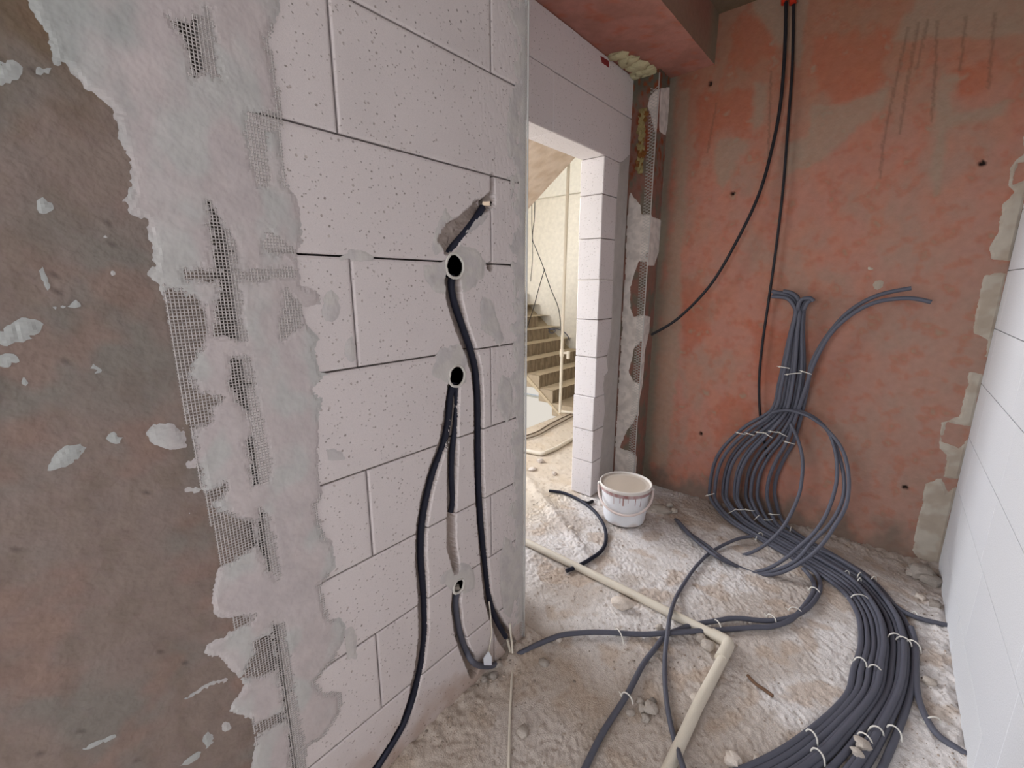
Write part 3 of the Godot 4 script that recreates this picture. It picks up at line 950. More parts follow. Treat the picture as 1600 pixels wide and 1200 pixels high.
	var fx := func(u: float, v: float) -> float:
		var g := -0.03
		for p in side:
			g = maxf(g, p.sd(u, v))
		g = maxf(g, 0.012 - (u + CZ) if fz.call(cx - 0.012, v) > 0.0 else -0.03)
		return minf(g + 0.003 * n_mid.get_noise_2d(u * 1.5, v * 1.5), u + CZ + 0.004)
	skin(b, V(cx, 0, 0), V(0, 0, -1), Vector3.UP, -CZ - 0.004, -BZ, 0.0, 2.6, 0.005, fx, 0.003, 0.006, wc)
	put("plaster_patch", b, M.plaster, c)
	b = Buf.new()
	lath(b, V(cx - 0.003, 0.03, CZ + 0.0035), V(-1, 0, 0), 0.045, 2.5, 0.016, 0.018, 0.002)
	put("bead_lath", b, M.zinc, c, true)
	b = Buf.new()
	tube(b, P3([cx + 0.001, 0.03, CZ + 0.004, cx + 0.001, 1.3, CZ + 0.004, cx + 0.001, 2.59, CZ + 0.004]), 0.0035, 8)
	put("corner_bead", b, M.zinc, c)
	b = Buf.new()
	for k in 40:
		var yy := 2.08 + k * 0.0085
		rock(b, V(DX + 0.075 + 0.012 * n_mid.get_noise_1d(k * 2.0), yy, CZ + 0.001), V(0.026 + 0.012 * n_mid.get_noise_1d(k * 5.0 + 3.0), 0.02, 0.008), k, lin(206, 196, 172).lerp(lin(170, 118, 84), ss(0.0, 0.4, n_mid.get_noise_1d(k * 1.3 + 7.0))), 0.4)
	put("foam_strip", b, M.foam, c)

func blockmesh(b: Buf, lo: Vector3, hi: Vector3, col: Color, ch := 0.0035) -> void:
	cbox(b, lo, hi, ch, col, 0.0008 if ch > 0.002 else 0.0)


# ------------------------------------------------------------------ back wall, right wall
var back_soft := []

func build_back_wall() -> void:
	var w := base("wall_back", V(-0.4, 0, BZ), "red stained cast concrete wall at the back behind the conduit bundle", "wall", "", "structure")
	var greys := []
	for p in [P2([-0.909,2.228,-0.898,2.039,-0.852,1.928,-0.791,2.073,-0.718,2.160]),
		P2([-0.452,2.289,-0.457,2.157,-0.544,2.112,-0.542,1.970,-0.391,2.025,-0.143,2.232,-0.163,2.291,-0.369,2.271]),
		P2([0.018,2.321,0.033,2.088,0.051,1.899,0.085,1.813,0.076,2.080,0.113,2.097,0.248,2.093,0.240,2.143,0.078,2.130,0.064,2.284]),
		P2([-1.155,2.536,-1.122,1.887,-1.165,1.087,-1.191,0.167,-1.050,0.157,-1.024,0.928,-1.068,1.955,-1.098,2.522]),
		P2([-0.137,2.580,-0.159,2.498,0.019,2.444,0.253,2.384,0.223,2.560,-0.076,2.668]),
		P2([-0.771,2.803,-0.650,2.648,-0.529,2.469,-0.543,2.809,-0.781,2.894]),
		P2([-0.734,2.463,-0.671,2.447,-0.666,2.261,-0.717,2.240])]:
		greys.append(Poly.new(p))
	var reds := []
	for p in [P2([-0.850,2.815,-0.690,2.748,-0.671,2.581,-0.806,2.543,-0.876,2.594]),
		P2([-0.490,2.599,-0.186,2.532,-0.195,2.272,-0.367,2.256,-0.454,2.420]),
		P2([0.060,2.310,0.196,2.297,0.174,2.207,0.097,2.202]),
		P2([-1.067,1.460,-0.865,1.381,-0.858,1.107,-0.982,0.933]),
		P2([-0.745,0.714,-0.545,0.707,-0.562,0.542,-0.736,0.419]),
		P2([-0.632,1.198,-0.399,1.139,-0.395,0.847,-0.524,0.828]),
		P2([-1.038,2.474,-0.731,2.431,-0.739,2.212,-0.914,2.279,-1.004,2.090])]:
		reds.append(Poly.new(p))
	var drips := [[1385, 1378, 170], [1402, 1390, 215], [1430, 1415, 200], [1445, 1440, 250], [1462, 1458, 150], [1480, 1470, 160], [1510, 1500, 120], [1550, 1545, 110]]
	var dl := []
	for d in [P2([-0.120,2.537,-0.135,2.257,-0.143,2.068,-0.131,1.897]),
		P2([-0.088,2.539,-0.090,2.299,-0.088,2.085]),
		P2([-0.057,2.541,-0.066,2.344]),
		P2([-0.025,2.530,0.000,2.326,0.018,2.117]),
		P2([0.067,2.512,0.081,2.304]),
		P2([0.154,2.495,0.171,2.316,0.183,2.205]),
		P2([-0.663,2.505,-0.625,2.031]),
		P2([-0.927,2.414,-0.955,2.151])]:
		dl.append(d)
	var holes := P2([-0.791,1.914,-0.838,0.448,0.212,1.914,-0.972,2.523,0.184,0.386])
	var cf := func(u: float, v: float, h: float) -> Color:
		var k := n_low.get_noise_2d(u * 1.2 + 5.0, v * 0.9)
		var q := n_mid.get_noise_2d(u * 0.45, v * 0.3)
		var x := 0.03 * n_mid.get_noise_2d(u * 0.7, v * 0.7)
		var c := lin(172, 122, 106).lerp(lin(162, 126, 110), ss(-0.2, 0.3, k))
		c = c.lerp(lin(182, 118, 94), 0.4 * ss(-0.3, 0.5, q))
		c = c.lerp(lin(150, 106, 80), 0.6 * ss(1.9, 2.6, v))
		c = c.lerp(lin(160, 132, 118), 0.65 * ss(-0.5, 0.2, u) * ss(2.2, 1.2, v))
		for p in reds:
			c = c.lerp(lin(168, 92, 66), 0.5 * ss(-0.03, 0.02, p.sd(u, v) + x))
		for p in greys:
			c = c.lerp(lin(152, 136, 118), 0.6 * ss(-0.02, 0.012, p.sd(u, v) + x))
		for d in dl:
			for i in d.size() - 1:
				var a: Vector2 = d[i]
				var e: Vector2 = d[i + 1]
				if v > a.y or v < e.y:
					continue
				var t := (a.y - v) / (a.y - e.y)
				var dx := absf(u - lerpf(a.x, e.x, t) + 0.006 * n_mid.get_noise_1d(v * 2.0))
				c = c.lerp(lin(104, 84, 68), 0.5 * ss(0.008, 0.002, dx))
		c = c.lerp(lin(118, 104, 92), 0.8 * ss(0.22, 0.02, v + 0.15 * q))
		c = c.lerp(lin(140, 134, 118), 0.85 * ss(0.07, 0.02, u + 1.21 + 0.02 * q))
		if h < -0.006:
			c = lin(50, 40, 36)
		return c
	var hf := func(u: float, v: float) -> float:
		var h := 0.0025 * n_low.get_noise_2d(u * 1.5, v * 1.5) + 0.001 * n_mid.get_noise_2d(u, v)
		for p in holes:
			h -= 0.02 * ss(0.013, 0.006, Vector2(u, v).distance_to(p))
		return h
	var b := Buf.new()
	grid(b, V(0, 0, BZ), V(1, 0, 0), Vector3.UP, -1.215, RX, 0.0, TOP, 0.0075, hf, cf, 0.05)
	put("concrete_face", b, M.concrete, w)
	b = Buf.new()
	cbox(b, V(-1.6, 0, BZ - 0.2), V(RX + 0.2, TOP, BZ - 0.045), 0.002)
	put("core", b, M.mortar, w)
	# spackle near the right corner
	b = Buf.new()
	var sp := []
	for p in [P2([0.349,2.024,0.315,1.995,0.329,1.932,0.301,1.887,0.304,1.811,0.327,1.783,0.298,1.735,0.306,1.630,0.290,1.551,0.302,1.510,0.347,1.495,0.344,1.455,0.294,1.442,0.291,1.358,0.299,1.186,0.353,1.161,0.357,1.074,0.314,1.025,0.320,0.950,0.319,0.795,0.259,0.751,0.274,0.624,0.305,0.598,0.312,0.484,0.250,0.431,0.256,0.311,0.253,0.203,0.257,0.058,0.302,0.003,0.402,-0.025,0.434,0.663,0.371,1.467,0.426,1.570])]:
		sp.append(Poly.new(p))
	for p in [P2([-0.048,1.392,-0.054,1.378,-0.066,1.373,-0.080,1.380,-0.085,1.399,-0.083,1.418,-0.070,1.418,-0.060,1.421,-0.048,1.411]),
		P2([-0.096,1.478,-0.097,1.471,-0.106,1.471,-0.114,1.470,-0.119,1.476,-0.121,1.481,-0.117,1.486,-0.108,1.485,-0.102,1.483]),
		P2([-0.702,2.658,-0.699,2.635,-0.705,2.627,-0.712,2.640,-0.719,2.652,-0.718,2.671,-0.718,2.689,-0.712,2.685,-0.706,2.674])]:
		sp.append(Poly.new(p))
	var gaps := []
	for p in [P2([0.317,1.897,0.370,1.901,0.381,1.838,0.314,1.810]),
		P2([0.297,1.510,0.403,1.493,0.412,1.440,0.296,1.455]),
		P2([0.315,1.085,0.397,1.078,0.411,0.992,0.306,1.009]),
		P2([0.281,0.755,0.389,0.753,0.343,0.640,0.274,0.656]),
		P2([0.301,0.480,0.388,0.490,0.335,0.406])]:
		gaps.append(Poly.new(p))
	var f := func(u: float, v: float) -> float:
		var g := -0.03
		for p in sp:
			g = maxf(g, p.sd(u, v))
		for p in gaps:
			g = minf(g, -p.sd(u, v))
		return minf(g + 0.006 * n_mid.get_noise_2d(u, v) + 0.004 * n_fine.get_noise_2d(u, v), RX - u)
	skin(b, V(0, 0, BZ), V(1, 0, 0), Vector3.UP, -0.9, RX + 0.002, 0.0, 2.5, 0.007, f, 0.004, 0.01, func(u: float, v: float, _h: float) -> Color: return lin(188, 178, 164).lerp(lin(176, 162, 146), ss(-0.2, 0.3, n_mid.get_noise_2d(u * 0.6, v * 0.6))))
	put("spackle", b, M.plaster, w)

func build_right_wall() -> void:
	var w := base("wall_right", V(RX, 0, -1.5), "white aerated block wall along the right edge", "wall", "", "structure")
	var ys := [0.0, 0.17, 0.45, 0.70, 0.958, 1.21, 1.46, 1.71, 1.96, 2.21, 2.46, TOP]
	var js := [-1.61, -2.05, -1.505, -2.1, -1.6, -2.2, -1.7, -2.1, -1.6, -2.0, -1.6]
	for k in ys.size() - 1:
		var z: float = js[k] - 1.8
		while z < 2.7:
			var z0 := maxf(z, BZ)
			var z1 := minf(z + 0.6, 2.7)
			if z1 > z0 + 0.01:
				var b := Buf.new()
				var t := 1.0 + rng.randf_range(-0.03, 0.0)
				blockmesh(b, V(RX, ys[k] + 0.0014, z0 + 0.0014), V(RX + 0.15, ys[k + 1] - 0.0014, z1 - 0.0014), Color(t, t, t * 1.01), 0.001)
				put("block", b, M.white_block, w)
			z += 0.6
	var b := Buf.new()
	cbox(b, V(RX + 0.02, 0, BZ), V(RX + 0.16, TOP, 2.7))
	put("core", b, M.mortar, w)


# ------------------------------------------------------------------ ceiling, beam, the rest of the room
func build_shell() -> void:
	var red := func(u: float, v: float, _h: float) -> Color:
		var k := n_low.get_noise_2d(u * 2.0, v * 2.0)
		var c := lin(186, 132, 118).lerp(lin(172, 122, 108), ss(-0.2, 0.3, k))
		return c.lerp(lin(186, 98, 66), ss(0.2, 0.5, n_mid.get_noise_2d(u * 0.6, v * 0.6)) * 0.5)
	var wavy := func(u: float, v: float) -> float:
		return 0.003 * n_low.get_noise_2d(u * 2, v * 2)
	var bm := base("ceiling_beam", V(-1.2, BEAM, -1.2), "red stained concrete beam running above the doorway wall to the back corner", "beam", "", "structure")
	var b := Buf.new()
	var lip := Poly.new(P2([-0.964,-2.135,-0.957,-2.864,-0.954,-2.996,-0.939,-2.561,-0.926,-2.110]))
	grid(b, V(0, BEAM, 0), V(1, 0, 0), V(0, 0, 1), -1.56, -0.957, BZ, 2.5, 0.02, wavy, red)
	put("underside", b, M.concrete, bm)
	b = Buf.new()
	var grey := func(u: float, v: float, _h: float) -> Color:
		var k := n_mid.get_noise_2d(u * 0.5, v * 0.8)
		var c := lin(158, 114, 98).lerp(lin(150, 134, 114), ss(2.78, 2.64, v + 0.05 * k) * 0.4)
		return c.lerp(lin(146, 132, 112), ss(2.72, 2.86, u))
	grid(b, V(-0.957, 0, 0), V(0, 0, -1), Vector3.UP, -2.5, -BZ, BEAM, TOP, 0.02, wavy, grey)
	put("side", b, M.concrete, bm)
	b = Buf.new()
	cbox(b, V(-1.56, BEAM + 0.006, BZ), V(-0.963, TOP + 0.1, 2.5))
	put("core", b, M.mortar, bm)
	b = Buf.new()
	var cc := func(u: float, v: float, _h: float) -> Color:
		return lin(126, 110, 90).lerp(lin(118, 98, 76), ss(-0.2, 0.3, n_low.get_noise_2d(u, v)))
	grid(b, V(0, TOP, 0), V(1, 0, 0), V(0, 0, 1), -1.1, RX + 0.2, BZ - 0.1, 2.8, 0.04, wavy, cc)
	var ce := base("ceiling", V(-0.4, TOP, 0), "dark bare concrete ceiling slab at the top right", "ceiling", "", "structure")
	put("slab_face", b, M.concrete, ce)
	b = Buf.new()
	cbox(b, V(-1.12, TOP + 0.008, BZ - 0.2), V(RX + 0.2, TOP + 0.2, 2.85))
	put("slab", b, M.mortar, ce)
	# behind the camera: the wall with the window opening, the end wall
	var wd := base("wall_front", V(-1.0, 0, 1.4), "block wall with the window opening behind the viewer", "wall", "", "structure")
	b = Buf.new()
	cbox(b, V(-1.12, 0, 0.31), V(-0.957, 0.3, 2.7))
	cbox(b, V(-1.12, 2.35, 0.31), V(-0.957, TOP, 2.7))
	cbox(b, V(-1.12, 0.3, 2.3), V(-0.957, 2.35, 2.7))
	cbox(b, V(-1.12, 0.3, 0.31), V(-0.957, 2.35, 0.42))
	put("window_surround", b, M.plaster, wd)
	b = Buf.new()
	cbox(b, V(-1.12, 0, 2.7), V(RX + 0.15, TOP, 2.85))
	put("end", b, M.plaster, wd)
	b = Buf.new()
	cbox(b, V(-1.53, 0, -0.9), V(-1.08, BEAM, -0.8))
	put("return", b, M.plaster, wd)


# ------------------------------------------------------------------ floor
func floor_height(x: float, z: float) -> float:
	var h := 0.005 * n_low.get_noise_2d(x, z)
	var dusty := ss(-0.25, 0.25, n_low.get_noise_2d(x * 0.8 + 4.0, z * 0.8 + 1.0) + 0.25 * ss(-1.2, -1.9, z))
	h += 0.0055 * (0.35 + 0.65 * dusty) * n_ridge.get_noise_2d(x, z) + 0.0012 * n_fine.get_noise_2d(x * 0.6, z * 0.6) + 0.002 * n_mid.get_noise_2d(x, z)
	if z > -1.25 and x < LX + 0.16:
		h += 0.03 * ss(LX + 0.13, LX, x) * (0.6 + 0.6 * n_mid.get_noise_2d(x * 0.7, z * 0.7)) * ss(-0.4, -0.7, z)
	h += 0.008 * exp(-Vector2(x + 0.92, z + 1.12).length_squared() / 0.004)
	h += 0.025 * ss(BZ + 0.12, BZ, z) * ss(-1.2, 0.0, x) * (0.7 + 0.6 * n_mid.get_noise_2d(x, z))
	h += 0.02 * ss(RX - 0.14, RX, x) * (0.6 + 0.8 * n_mid.get_noise_2d(x, z * 0.7))
	h += 0.018 * exp(-pow(absf((x + 1.21) * 0.55 - (z + 1.96) * 0.83 + 0.02 * n_mid.get_noise_2d(x, z)) / 0.035, 2.0)) * ss(-0.95, -1.1, x)
	return h - 0.002

func floor_colour(x: float, z: float, h: float) -> Color:
	var k := n_low.get_noise_2d(x * 0.7 + 2.0, z * 0.7)
	var q := n_mid.get_noise_2d(x * 0.4, z * 0.4)
	var c := lin(208, 196, 186).lerp(lin(234, 227, 222), ss(-0.25, 0.25, k + 0.3 * q + 0.22 * ss(-1.3, -1.9, z)))
	c = c.lerp(lin(198, 175, 154), ss(0.1, 0.4, n_low.get_noise_2d(x * 2.0, z * 2.0 + 9.0) + 0.3 * q) * 0.6)
	c = c.lerp(lin(184, 166, 148), 0.6 * ss(-1.55, -1.05, z + 0.2 * q))
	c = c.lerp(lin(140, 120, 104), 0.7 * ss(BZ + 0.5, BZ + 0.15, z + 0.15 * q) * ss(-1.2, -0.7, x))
	c = c.lerp(lin(220, 202, 176), ss(-1.3, -1.6, x) * 0.7)
	return c.lerp(lin(150, 128, 110), ss(0.3, 0.7, n_fine.get_noise_2d(x * 0.4, z * 0.4)) * 0.5)

func build_floor() -> void:
	var f := base("floor", V(-0.5, 0, -1.5), "rough dusty screed floor with crumbs and dust ridges", "floor", "", "structure")
	var b := Buf.new()
	var hf := func(u: float, v: float) -> float:
		return floor_height(u, -v)
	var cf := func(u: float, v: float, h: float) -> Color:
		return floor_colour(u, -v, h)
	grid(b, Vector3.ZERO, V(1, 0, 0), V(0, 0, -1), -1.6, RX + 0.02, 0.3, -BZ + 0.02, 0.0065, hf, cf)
	put("screed", b, M.dusty_screed, f)
	b = Buf.new()
	grid(b, Vector3.ZERO, V(1, 0, 0), V(0, 0, -1), -2.62, -1.6, 1.1, 5.7, 0.02, hf, cf)
	grid(b, Vector3.ZERO, V(1, 0, 0), V(0, 0, -1), -1.1, RX + 0.02, -2.7, 0.3, 0.05, hf, cf)
	grid(b, V(-2.62, 0, 0), V(0, 0, -1), Vector3.UP, 1.1, 4.3, -0.16, 0.0, 0.05, func(_u: float, _v: float) -> float: return 0.0, cf)
	put("landing", b, M.dusty_screed, f)
	b = Buf.new()
	cbox(b, V(-2.615, -0.16, -5.7), V(RX + 0.2, -0.03, 2.7))
	put("slab", b, M.mortar, f)
	# crumbs nobody could count
	var mesh_b := Buf.new()
	rock(mesh_b, Vector3.ZERO, V(1, 0.7, 0.8), 3)
	var mm := MultiMesh.new()
	mm.transform_format = MultiMesh.TRANSFORM_3D
	mm.use_colors = true
	mm.mesh = mesh_b.mesh()
	mm.instance_count = 2600
	for k in 2600:
		var x := rng.randf_range(-2.5, RX - 0.02)
		var z := rng.randf_range(BZ + 0.02, -0.35)
		if k % 3 == 0:      # thicker beside the walls and by the pipe corner
			var spot: int = rng.randi() % 4
			if spot == 0:
				x = LX + absf(rng.randfn(0.0, 0.06))
				z = rng.randf_range(-1.2, -0.5)
			elif spot == 1:
				x = RX - absf(rng.randfn(0.0, 0.08))
				z = rng.randf_range(BZ, -1.2)
			elif spot == 2:
				x = rng.randf_range(-1.1, RX)
				z = BZ + absf(rng.randfn(0.0, 0.08))
			else:
				x = rng.randfn(-0.42, 0.16)
				z = rng.randfn(-1.6, 0.2)
		if x < DX - 0.16 and z > -1.5 or x < LX and z > -1.2:
			x = rng.randf_range(-0.9, 0.3)
		var s := rng.randf_range(0.0012, 0.0035) * (1.0 if rng.randf() < 0.93 else 1.9)
		var t := Transform3D(Basis(Vector3.UP, rng.randf() * TAU).scaled(V(s, s * 0.8, s)), V(x, floor_height(x, z) + s * 0.3, z))
		mm.set_instance_transform(k, t)
		var g := rng.randf_range(0.75, 1.05)
		mm.set_instance_color(k, lin(196 * g, 178 * g, 162 * g))
	var mi := MultiMeshInstance3D.new()
	mi.name = "crumbs"
	mi.multimesh = mm
	mi.material_override = M.rubble
	f.add_child(mi)
	mi.position = -f.position
	mi.set_meta("kind", "stuff")


# ------------------------------------------------------------------ stairwell seen through the doorway
func build_stairwell() -> void:
	var cream := lin(246, 240, 228)
	var w := base("wall_stairwell", V(-3.0, 0, -5.6), "cream plastered stairwell wall seen through the doorway", "wall", "", "structure")
	var b := Buf.new()
	var ZF := -5.6
	cbox(b, V(-5.2, 0.12, ZF - 0.2), V(-1.526, 5.0, ZF), 0.002, cream)
	cbox(b, V(-5.2, -2.2, ZF - 0.2), V(-5.0, 0.12, ZF), 0.002, cream)
	cbox(b, V(-2.7, -2.2, ZF - 0.2), V(-1.526, 0.12, ZF), 0.002, cream)
	put("far_face", b, M.plaster, w)
	b = Buf.new()
	cbox(b, V(-5.2, 2.63, ZF), V(-1.526, 3.5, ZF + 0.07), 0.004, lin(244, 240, 230))
	put("band", b, M.plaster, w)
	b = Buf.new()
	cbox(b, V(-5.2, -2.2, -1.2), V(-3.35, 5.0, -1.0), 0.002, cream)
	cbox(b, V(-1.85, -2.2, -1.2), V(-1.526, 5.0, -1.0), 0.002, cream)
	cbox(b, V(-3.35, -2.2, -1.2), V(-1.85, 0.5, -1.0), 0.002, cream)
	cbox(b, V(-3.35, 2.1, -1.2), V(-1.85, 5.0, -1.0), 0.002, cream)
	put("near_face", b, M.plaster, w)
	b = Buf.new()      # the far end, with a tall window opening
	cbox(b, V(-5.3, -2.2, ZF), V(-5.1, 1.2, -1.2), 0.002, cream)
	cbox(b, V(-5.3, 3.4, ZF), V(-5.1, 5.0, -1.2), 0.002, cream)
	cbox(b, V(-5.3, 1.2, ZF), V(-5.1, 3.4, -2.65), 0.002, cream)
	put("end_face", b, M.plaster, w)
	b = Buf.new()
	cbox(b, V(-1.7, BEAM, ZF), V(-1.5, 5.0, -1.0), 0.002, cream)
	put("upper_face", b, M.plaster, w)
	b = Buf.new()
	cbox(b, V(-5.3, 5.0, ZF - 0.2), V(-1.4, 5.15, -1.0), 0.002, cream)
	put("roof", b, M.plaster, w)
	b = Buf.new()
	cbox(b, V(-1.526, 0, ZF), V(-1.42, BEAM, BZ), 0.002, cream)
	put("side_face", b, M.plaster, w)
	# low window under the flight
	var win := base("window_1", V(-3.9, -0.8, ZF), "bright low window under the stair flight with one pale rail", "window", "", "structure")
	b = Buf.new()
	cbox(b, V(-5.0, -0.42, ZF - 0.12), V(-2.7, -0.385, ZF - 0.06), 0.003, lin(205, 210, 212))
	put("rail", b, M.white_paint, win)
	b = Buf.new()
	cbox(b, V(-5.0, 0.09, ZF - 0.12), V(-2.7, 0.12, ZF - 0.06), 0.003, lin(205, 210, 212))
	put("head_rail", b, M.white_paint, win)
	# the flight going up to the left, each step its own piece
	var st := base("staircase", V(-3.0, 0, -4.9), "bare concrete stair flight with dusty crumbling steps behind the doorway", "staircase", "", "structure")
	var conc := lin(176, 160, 138)
	for k in 8:
		b = Buf.new()
		var x := -2.98 - 0.2 * k
		var y := 0.158 * (k + 1)
		var zn := -4.3 + rng.randf_range(-0.02, 0.02)
		var zf := [ZF, ZF, ZF, -5.45, -5.3, -5.3, -5.3, -5.3][k] as float
		var hf := func(u: float, v: float) -> float: return 0.006 * n_mid.get_noise_2d(u, v + k) - 0.012 * maxf(0.0, n_mid.get_noise_2d(u * 0.6, k * 3.0)) * ss(y - 0.04, y, v)
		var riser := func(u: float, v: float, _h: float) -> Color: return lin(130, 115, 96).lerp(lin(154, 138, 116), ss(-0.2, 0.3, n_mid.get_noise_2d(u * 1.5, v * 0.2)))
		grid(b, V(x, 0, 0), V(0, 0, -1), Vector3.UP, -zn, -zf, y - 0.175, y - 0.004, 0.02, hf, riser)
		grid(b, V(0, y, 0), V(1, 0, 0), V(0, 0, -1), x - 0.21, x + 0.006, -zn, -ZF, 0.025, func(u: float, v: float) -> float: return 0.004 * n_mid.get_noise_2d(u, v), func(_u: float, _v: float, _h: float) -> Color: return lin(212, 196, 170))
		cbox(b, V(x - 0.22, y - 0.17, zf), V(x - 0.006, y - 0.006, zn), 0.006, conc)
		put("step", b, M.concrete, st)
	b = Buf.new()      # sloping slab under the steps
	var lowx := -2.78
	var n := 12
	for z in [-4.28, ZF]:
		var out := V(0, 0, 1 if z > -5.0 else -1)
		b.flat(V(lowx, -0.2, z), V(-4.7, 1.2, z), V(-4.7, 1.34, z), V(lowx - 0.1, -0.1, z), out, lin(198, 182, 156))
	b.flat(V(lowx, -0.2, -4.28), V(-4.7, 1.2, -4.28), V(-4.7, 1.2, ZF), V(lowx, -0.2, ZF), V(-0.5, -1, 0), lin(198, 182, 156))
	b.flat(V(lowx - 0.1, -0.1, -4.28), V(-4.7, 1.34, -4.28), V(-4.7, 1.34, ZF), V(lowx - 0.1, -0.1, ZF), V(0.5, 1, 0), lin(198, 182, 156))
	b.flat(V(lowx, -0.2, -4.28), V(lowx - 0.1, -0.1, -4.28), V(lowx - 0.1, -0.1, ZF), V(lowx, -0.2, ZF), V(1, 0, 0), lin(198, 182, 156))
	put("waist_slab", b, M.concrete, st)
	b = Buf.new()
	cbox(b, V(-2.99, -0.16, ZF), V(-2.6, -0.003, -4.29), 0.004, conc)
	put("foot_slab", b, M.concrete, st)
	# upper flight: its sloping underside
	var uf := base("upper_flight", V(-2.5, 2.6, -3.3), "sloping plastered underside of the upper stair flight, top of the doorway view", "staircase", "", "structure")
	b = Buf.new()
	var soff := func(u: float, v: float, _h: float) -> Color: return lin(236, 218, 202).lerp(lin(220, 198, 178), ss(-0.1, 0.35, n_mid.get_noise_2d(u * 0.5, v * 0.5)))
	var sl := V(0.813, 0.582, 0)
	grid(b, V(-2.96, 2.26, 0), sl, V(0, 0, 1), -1.9, 1.55, -3.9, -2.6, 0.05, func(u: float, v: float) -> float: return 0.004 * n_mid.get_noise_2d(u, v), soff)
	var nn := V(-0.582, 0.813, 0) * 0.2
	b.flat(V(-2.96, 2.26, -3.9) - sl * 1.9, V(-2.96, 2.26, -3.9) + sl * 1.55, V(-2.96, 2.26, -3.9) + sl * 1.55 + nn, V(-2.96, 2.26, -3.9) - sl * 1.9 + nn, V(0, 0, -1), lin(236, 230, 218))
	b.flat(V(-2.96, 2.26, -2.6) - sl * 1.9 + nn, V(-2.96, 2.26, -2.6) + sl * 1.55 + nn, V(-2.96, 2.26, -3.9) + sl * 1.55 + nn, V(-2.96, 2.26, -3.9) - sl * 1.9 + nn, V(0, 1, 0), lin(200, 186, 166))
	put("soffit", b, M.plaster, uf)
	# white riser pipe
	var p := base("riser_pipe", V(-2.68, 0, -4.02), "white plastic pipe standing upright in front of the stair flight", "pipe")
	b = Buf.new()
	tube(b, P3([-2.675, 0.0, -4.0, -2.668, 0.9, -4.0, -2.655, 2.0, -4.0, -2.63, 3.4, -4.0]), 0.016, 12)
	put("tube", b, M.pvc, p)
	b = Buf.new()
	tube(b, P3([-2.67, 0.64, -4.0, -2.668, 0.72, -4.0]), 0.023, 12)
	tube(b, P3([-2.665, 0.68, -4.0, -2.6, 0.68, -4.02]), 0.014, 10)
	tube(b, P3([-2.6, 0.7, -4.02, -2.6, 0.62, -4.02]), 0.02, 10)
	put("tee", b, M.pvc, p)
	b = Buf.new()
	tube(b, P3([-2.655, 0.02, -4.0, -2.45, 0.02, -4.05]), 0.016, 10)
	put("foot_branch", b, M.pvc, p)
	# wires in the stairwell
	wire(P3([-3.519,2.504,-4.600,-3.525,2.209,-4.600,-3.552,1.970,-4.600,-3.489,1.829,-4.600,-3.387,1.633,-4.600,-3.264,1.361,-4.600,-3.143,1.131,-4.600,-3.098,0.897,-4.600,-3.077,0.499,-4.600,-3.029,-0.159,-4.600]), 0.005, "dark wire hanging beside the white riser pipe in the stairwell", M.black_conduit)
	wire(P3([-3.211,1.585,-4.400,-3.292,1.362,-4.400,-3.367,1.131,-4.400,-3.445,0.931,-4.400,-3.557,0.639,-4.400]), 0.005, "dark wire slanting down to the left above the top steps", M.black_conduit)
	wire(P3([-3.567,2.399,-4.600,-3.564,2.137,-4.600,-3.549,1.754,-4.600,-3.576,1.440,-4.600]), 0.004, "thin wire hanging straight down at the left edge of the doorway", M.black_conduit)
	wire(P3([-2.470,0.012,-3.062,-2.456,0.012,-3.292,-2.503,0.012,-3.572,-2.529,0.012,-3.907,-2.543,0.012,-4.123]), 0.007, "dark cable across the stair landing, the farther of two", M.dusty_wire)
	wire(P3([-2.426,0.012,-3.008,-2.389,0.012,-3.202,-2.421,0.012,-3.478,-2.463,0.012,-3.869,-2.462,0.012,-4.059]), 0.007, "dark cable across the stair landing, the nearer of two", M.dusty_wire)
	b = Buf.new()
	tube(b, P3([-2.346,0.018,-2.776,-2.075,0.018,-2.829,-2.063,0.018,-2.858]), 0.018, 10)
	tube(b, P3([-2.063,0.018,-2.858,-2.049,0.018,-3.027,-2.077,0.018,-3.326]), 0.018, 10)
	solo("landing_pipe", b, M.pvc, "cream plastic pipe with a bend lying on the dusty stair landing", "pipe")
	b = Buf.new()
	tube(b, smooth_path(P3([-3.578,0.815,-5.000,-3.450,0.797,-5.000,-3.512,0.749,-5.000,-3.556,0.790,-5.000,-3.408,0.817,-5.000,-3.273,0.757,-5.000,-3.219,0.676,-5.000]), 0.03), 0.007, 6)
	solo("wire_tangle", b, M.dusty_conduit, "tangled dusty wire lying on the stair steps beside the wall", "wire")

func wire(p: PackedVector3Array, r: float, label: String, m: Material, called := "wire", cat := "wire", group := "") -> MeshInstance3D:
	var b := Buf.new()
	tube(b, smooth_path(p, maxf(0.012, r * 1.5)), r, 8)
	return solo(called, b, m, label, cat, group)


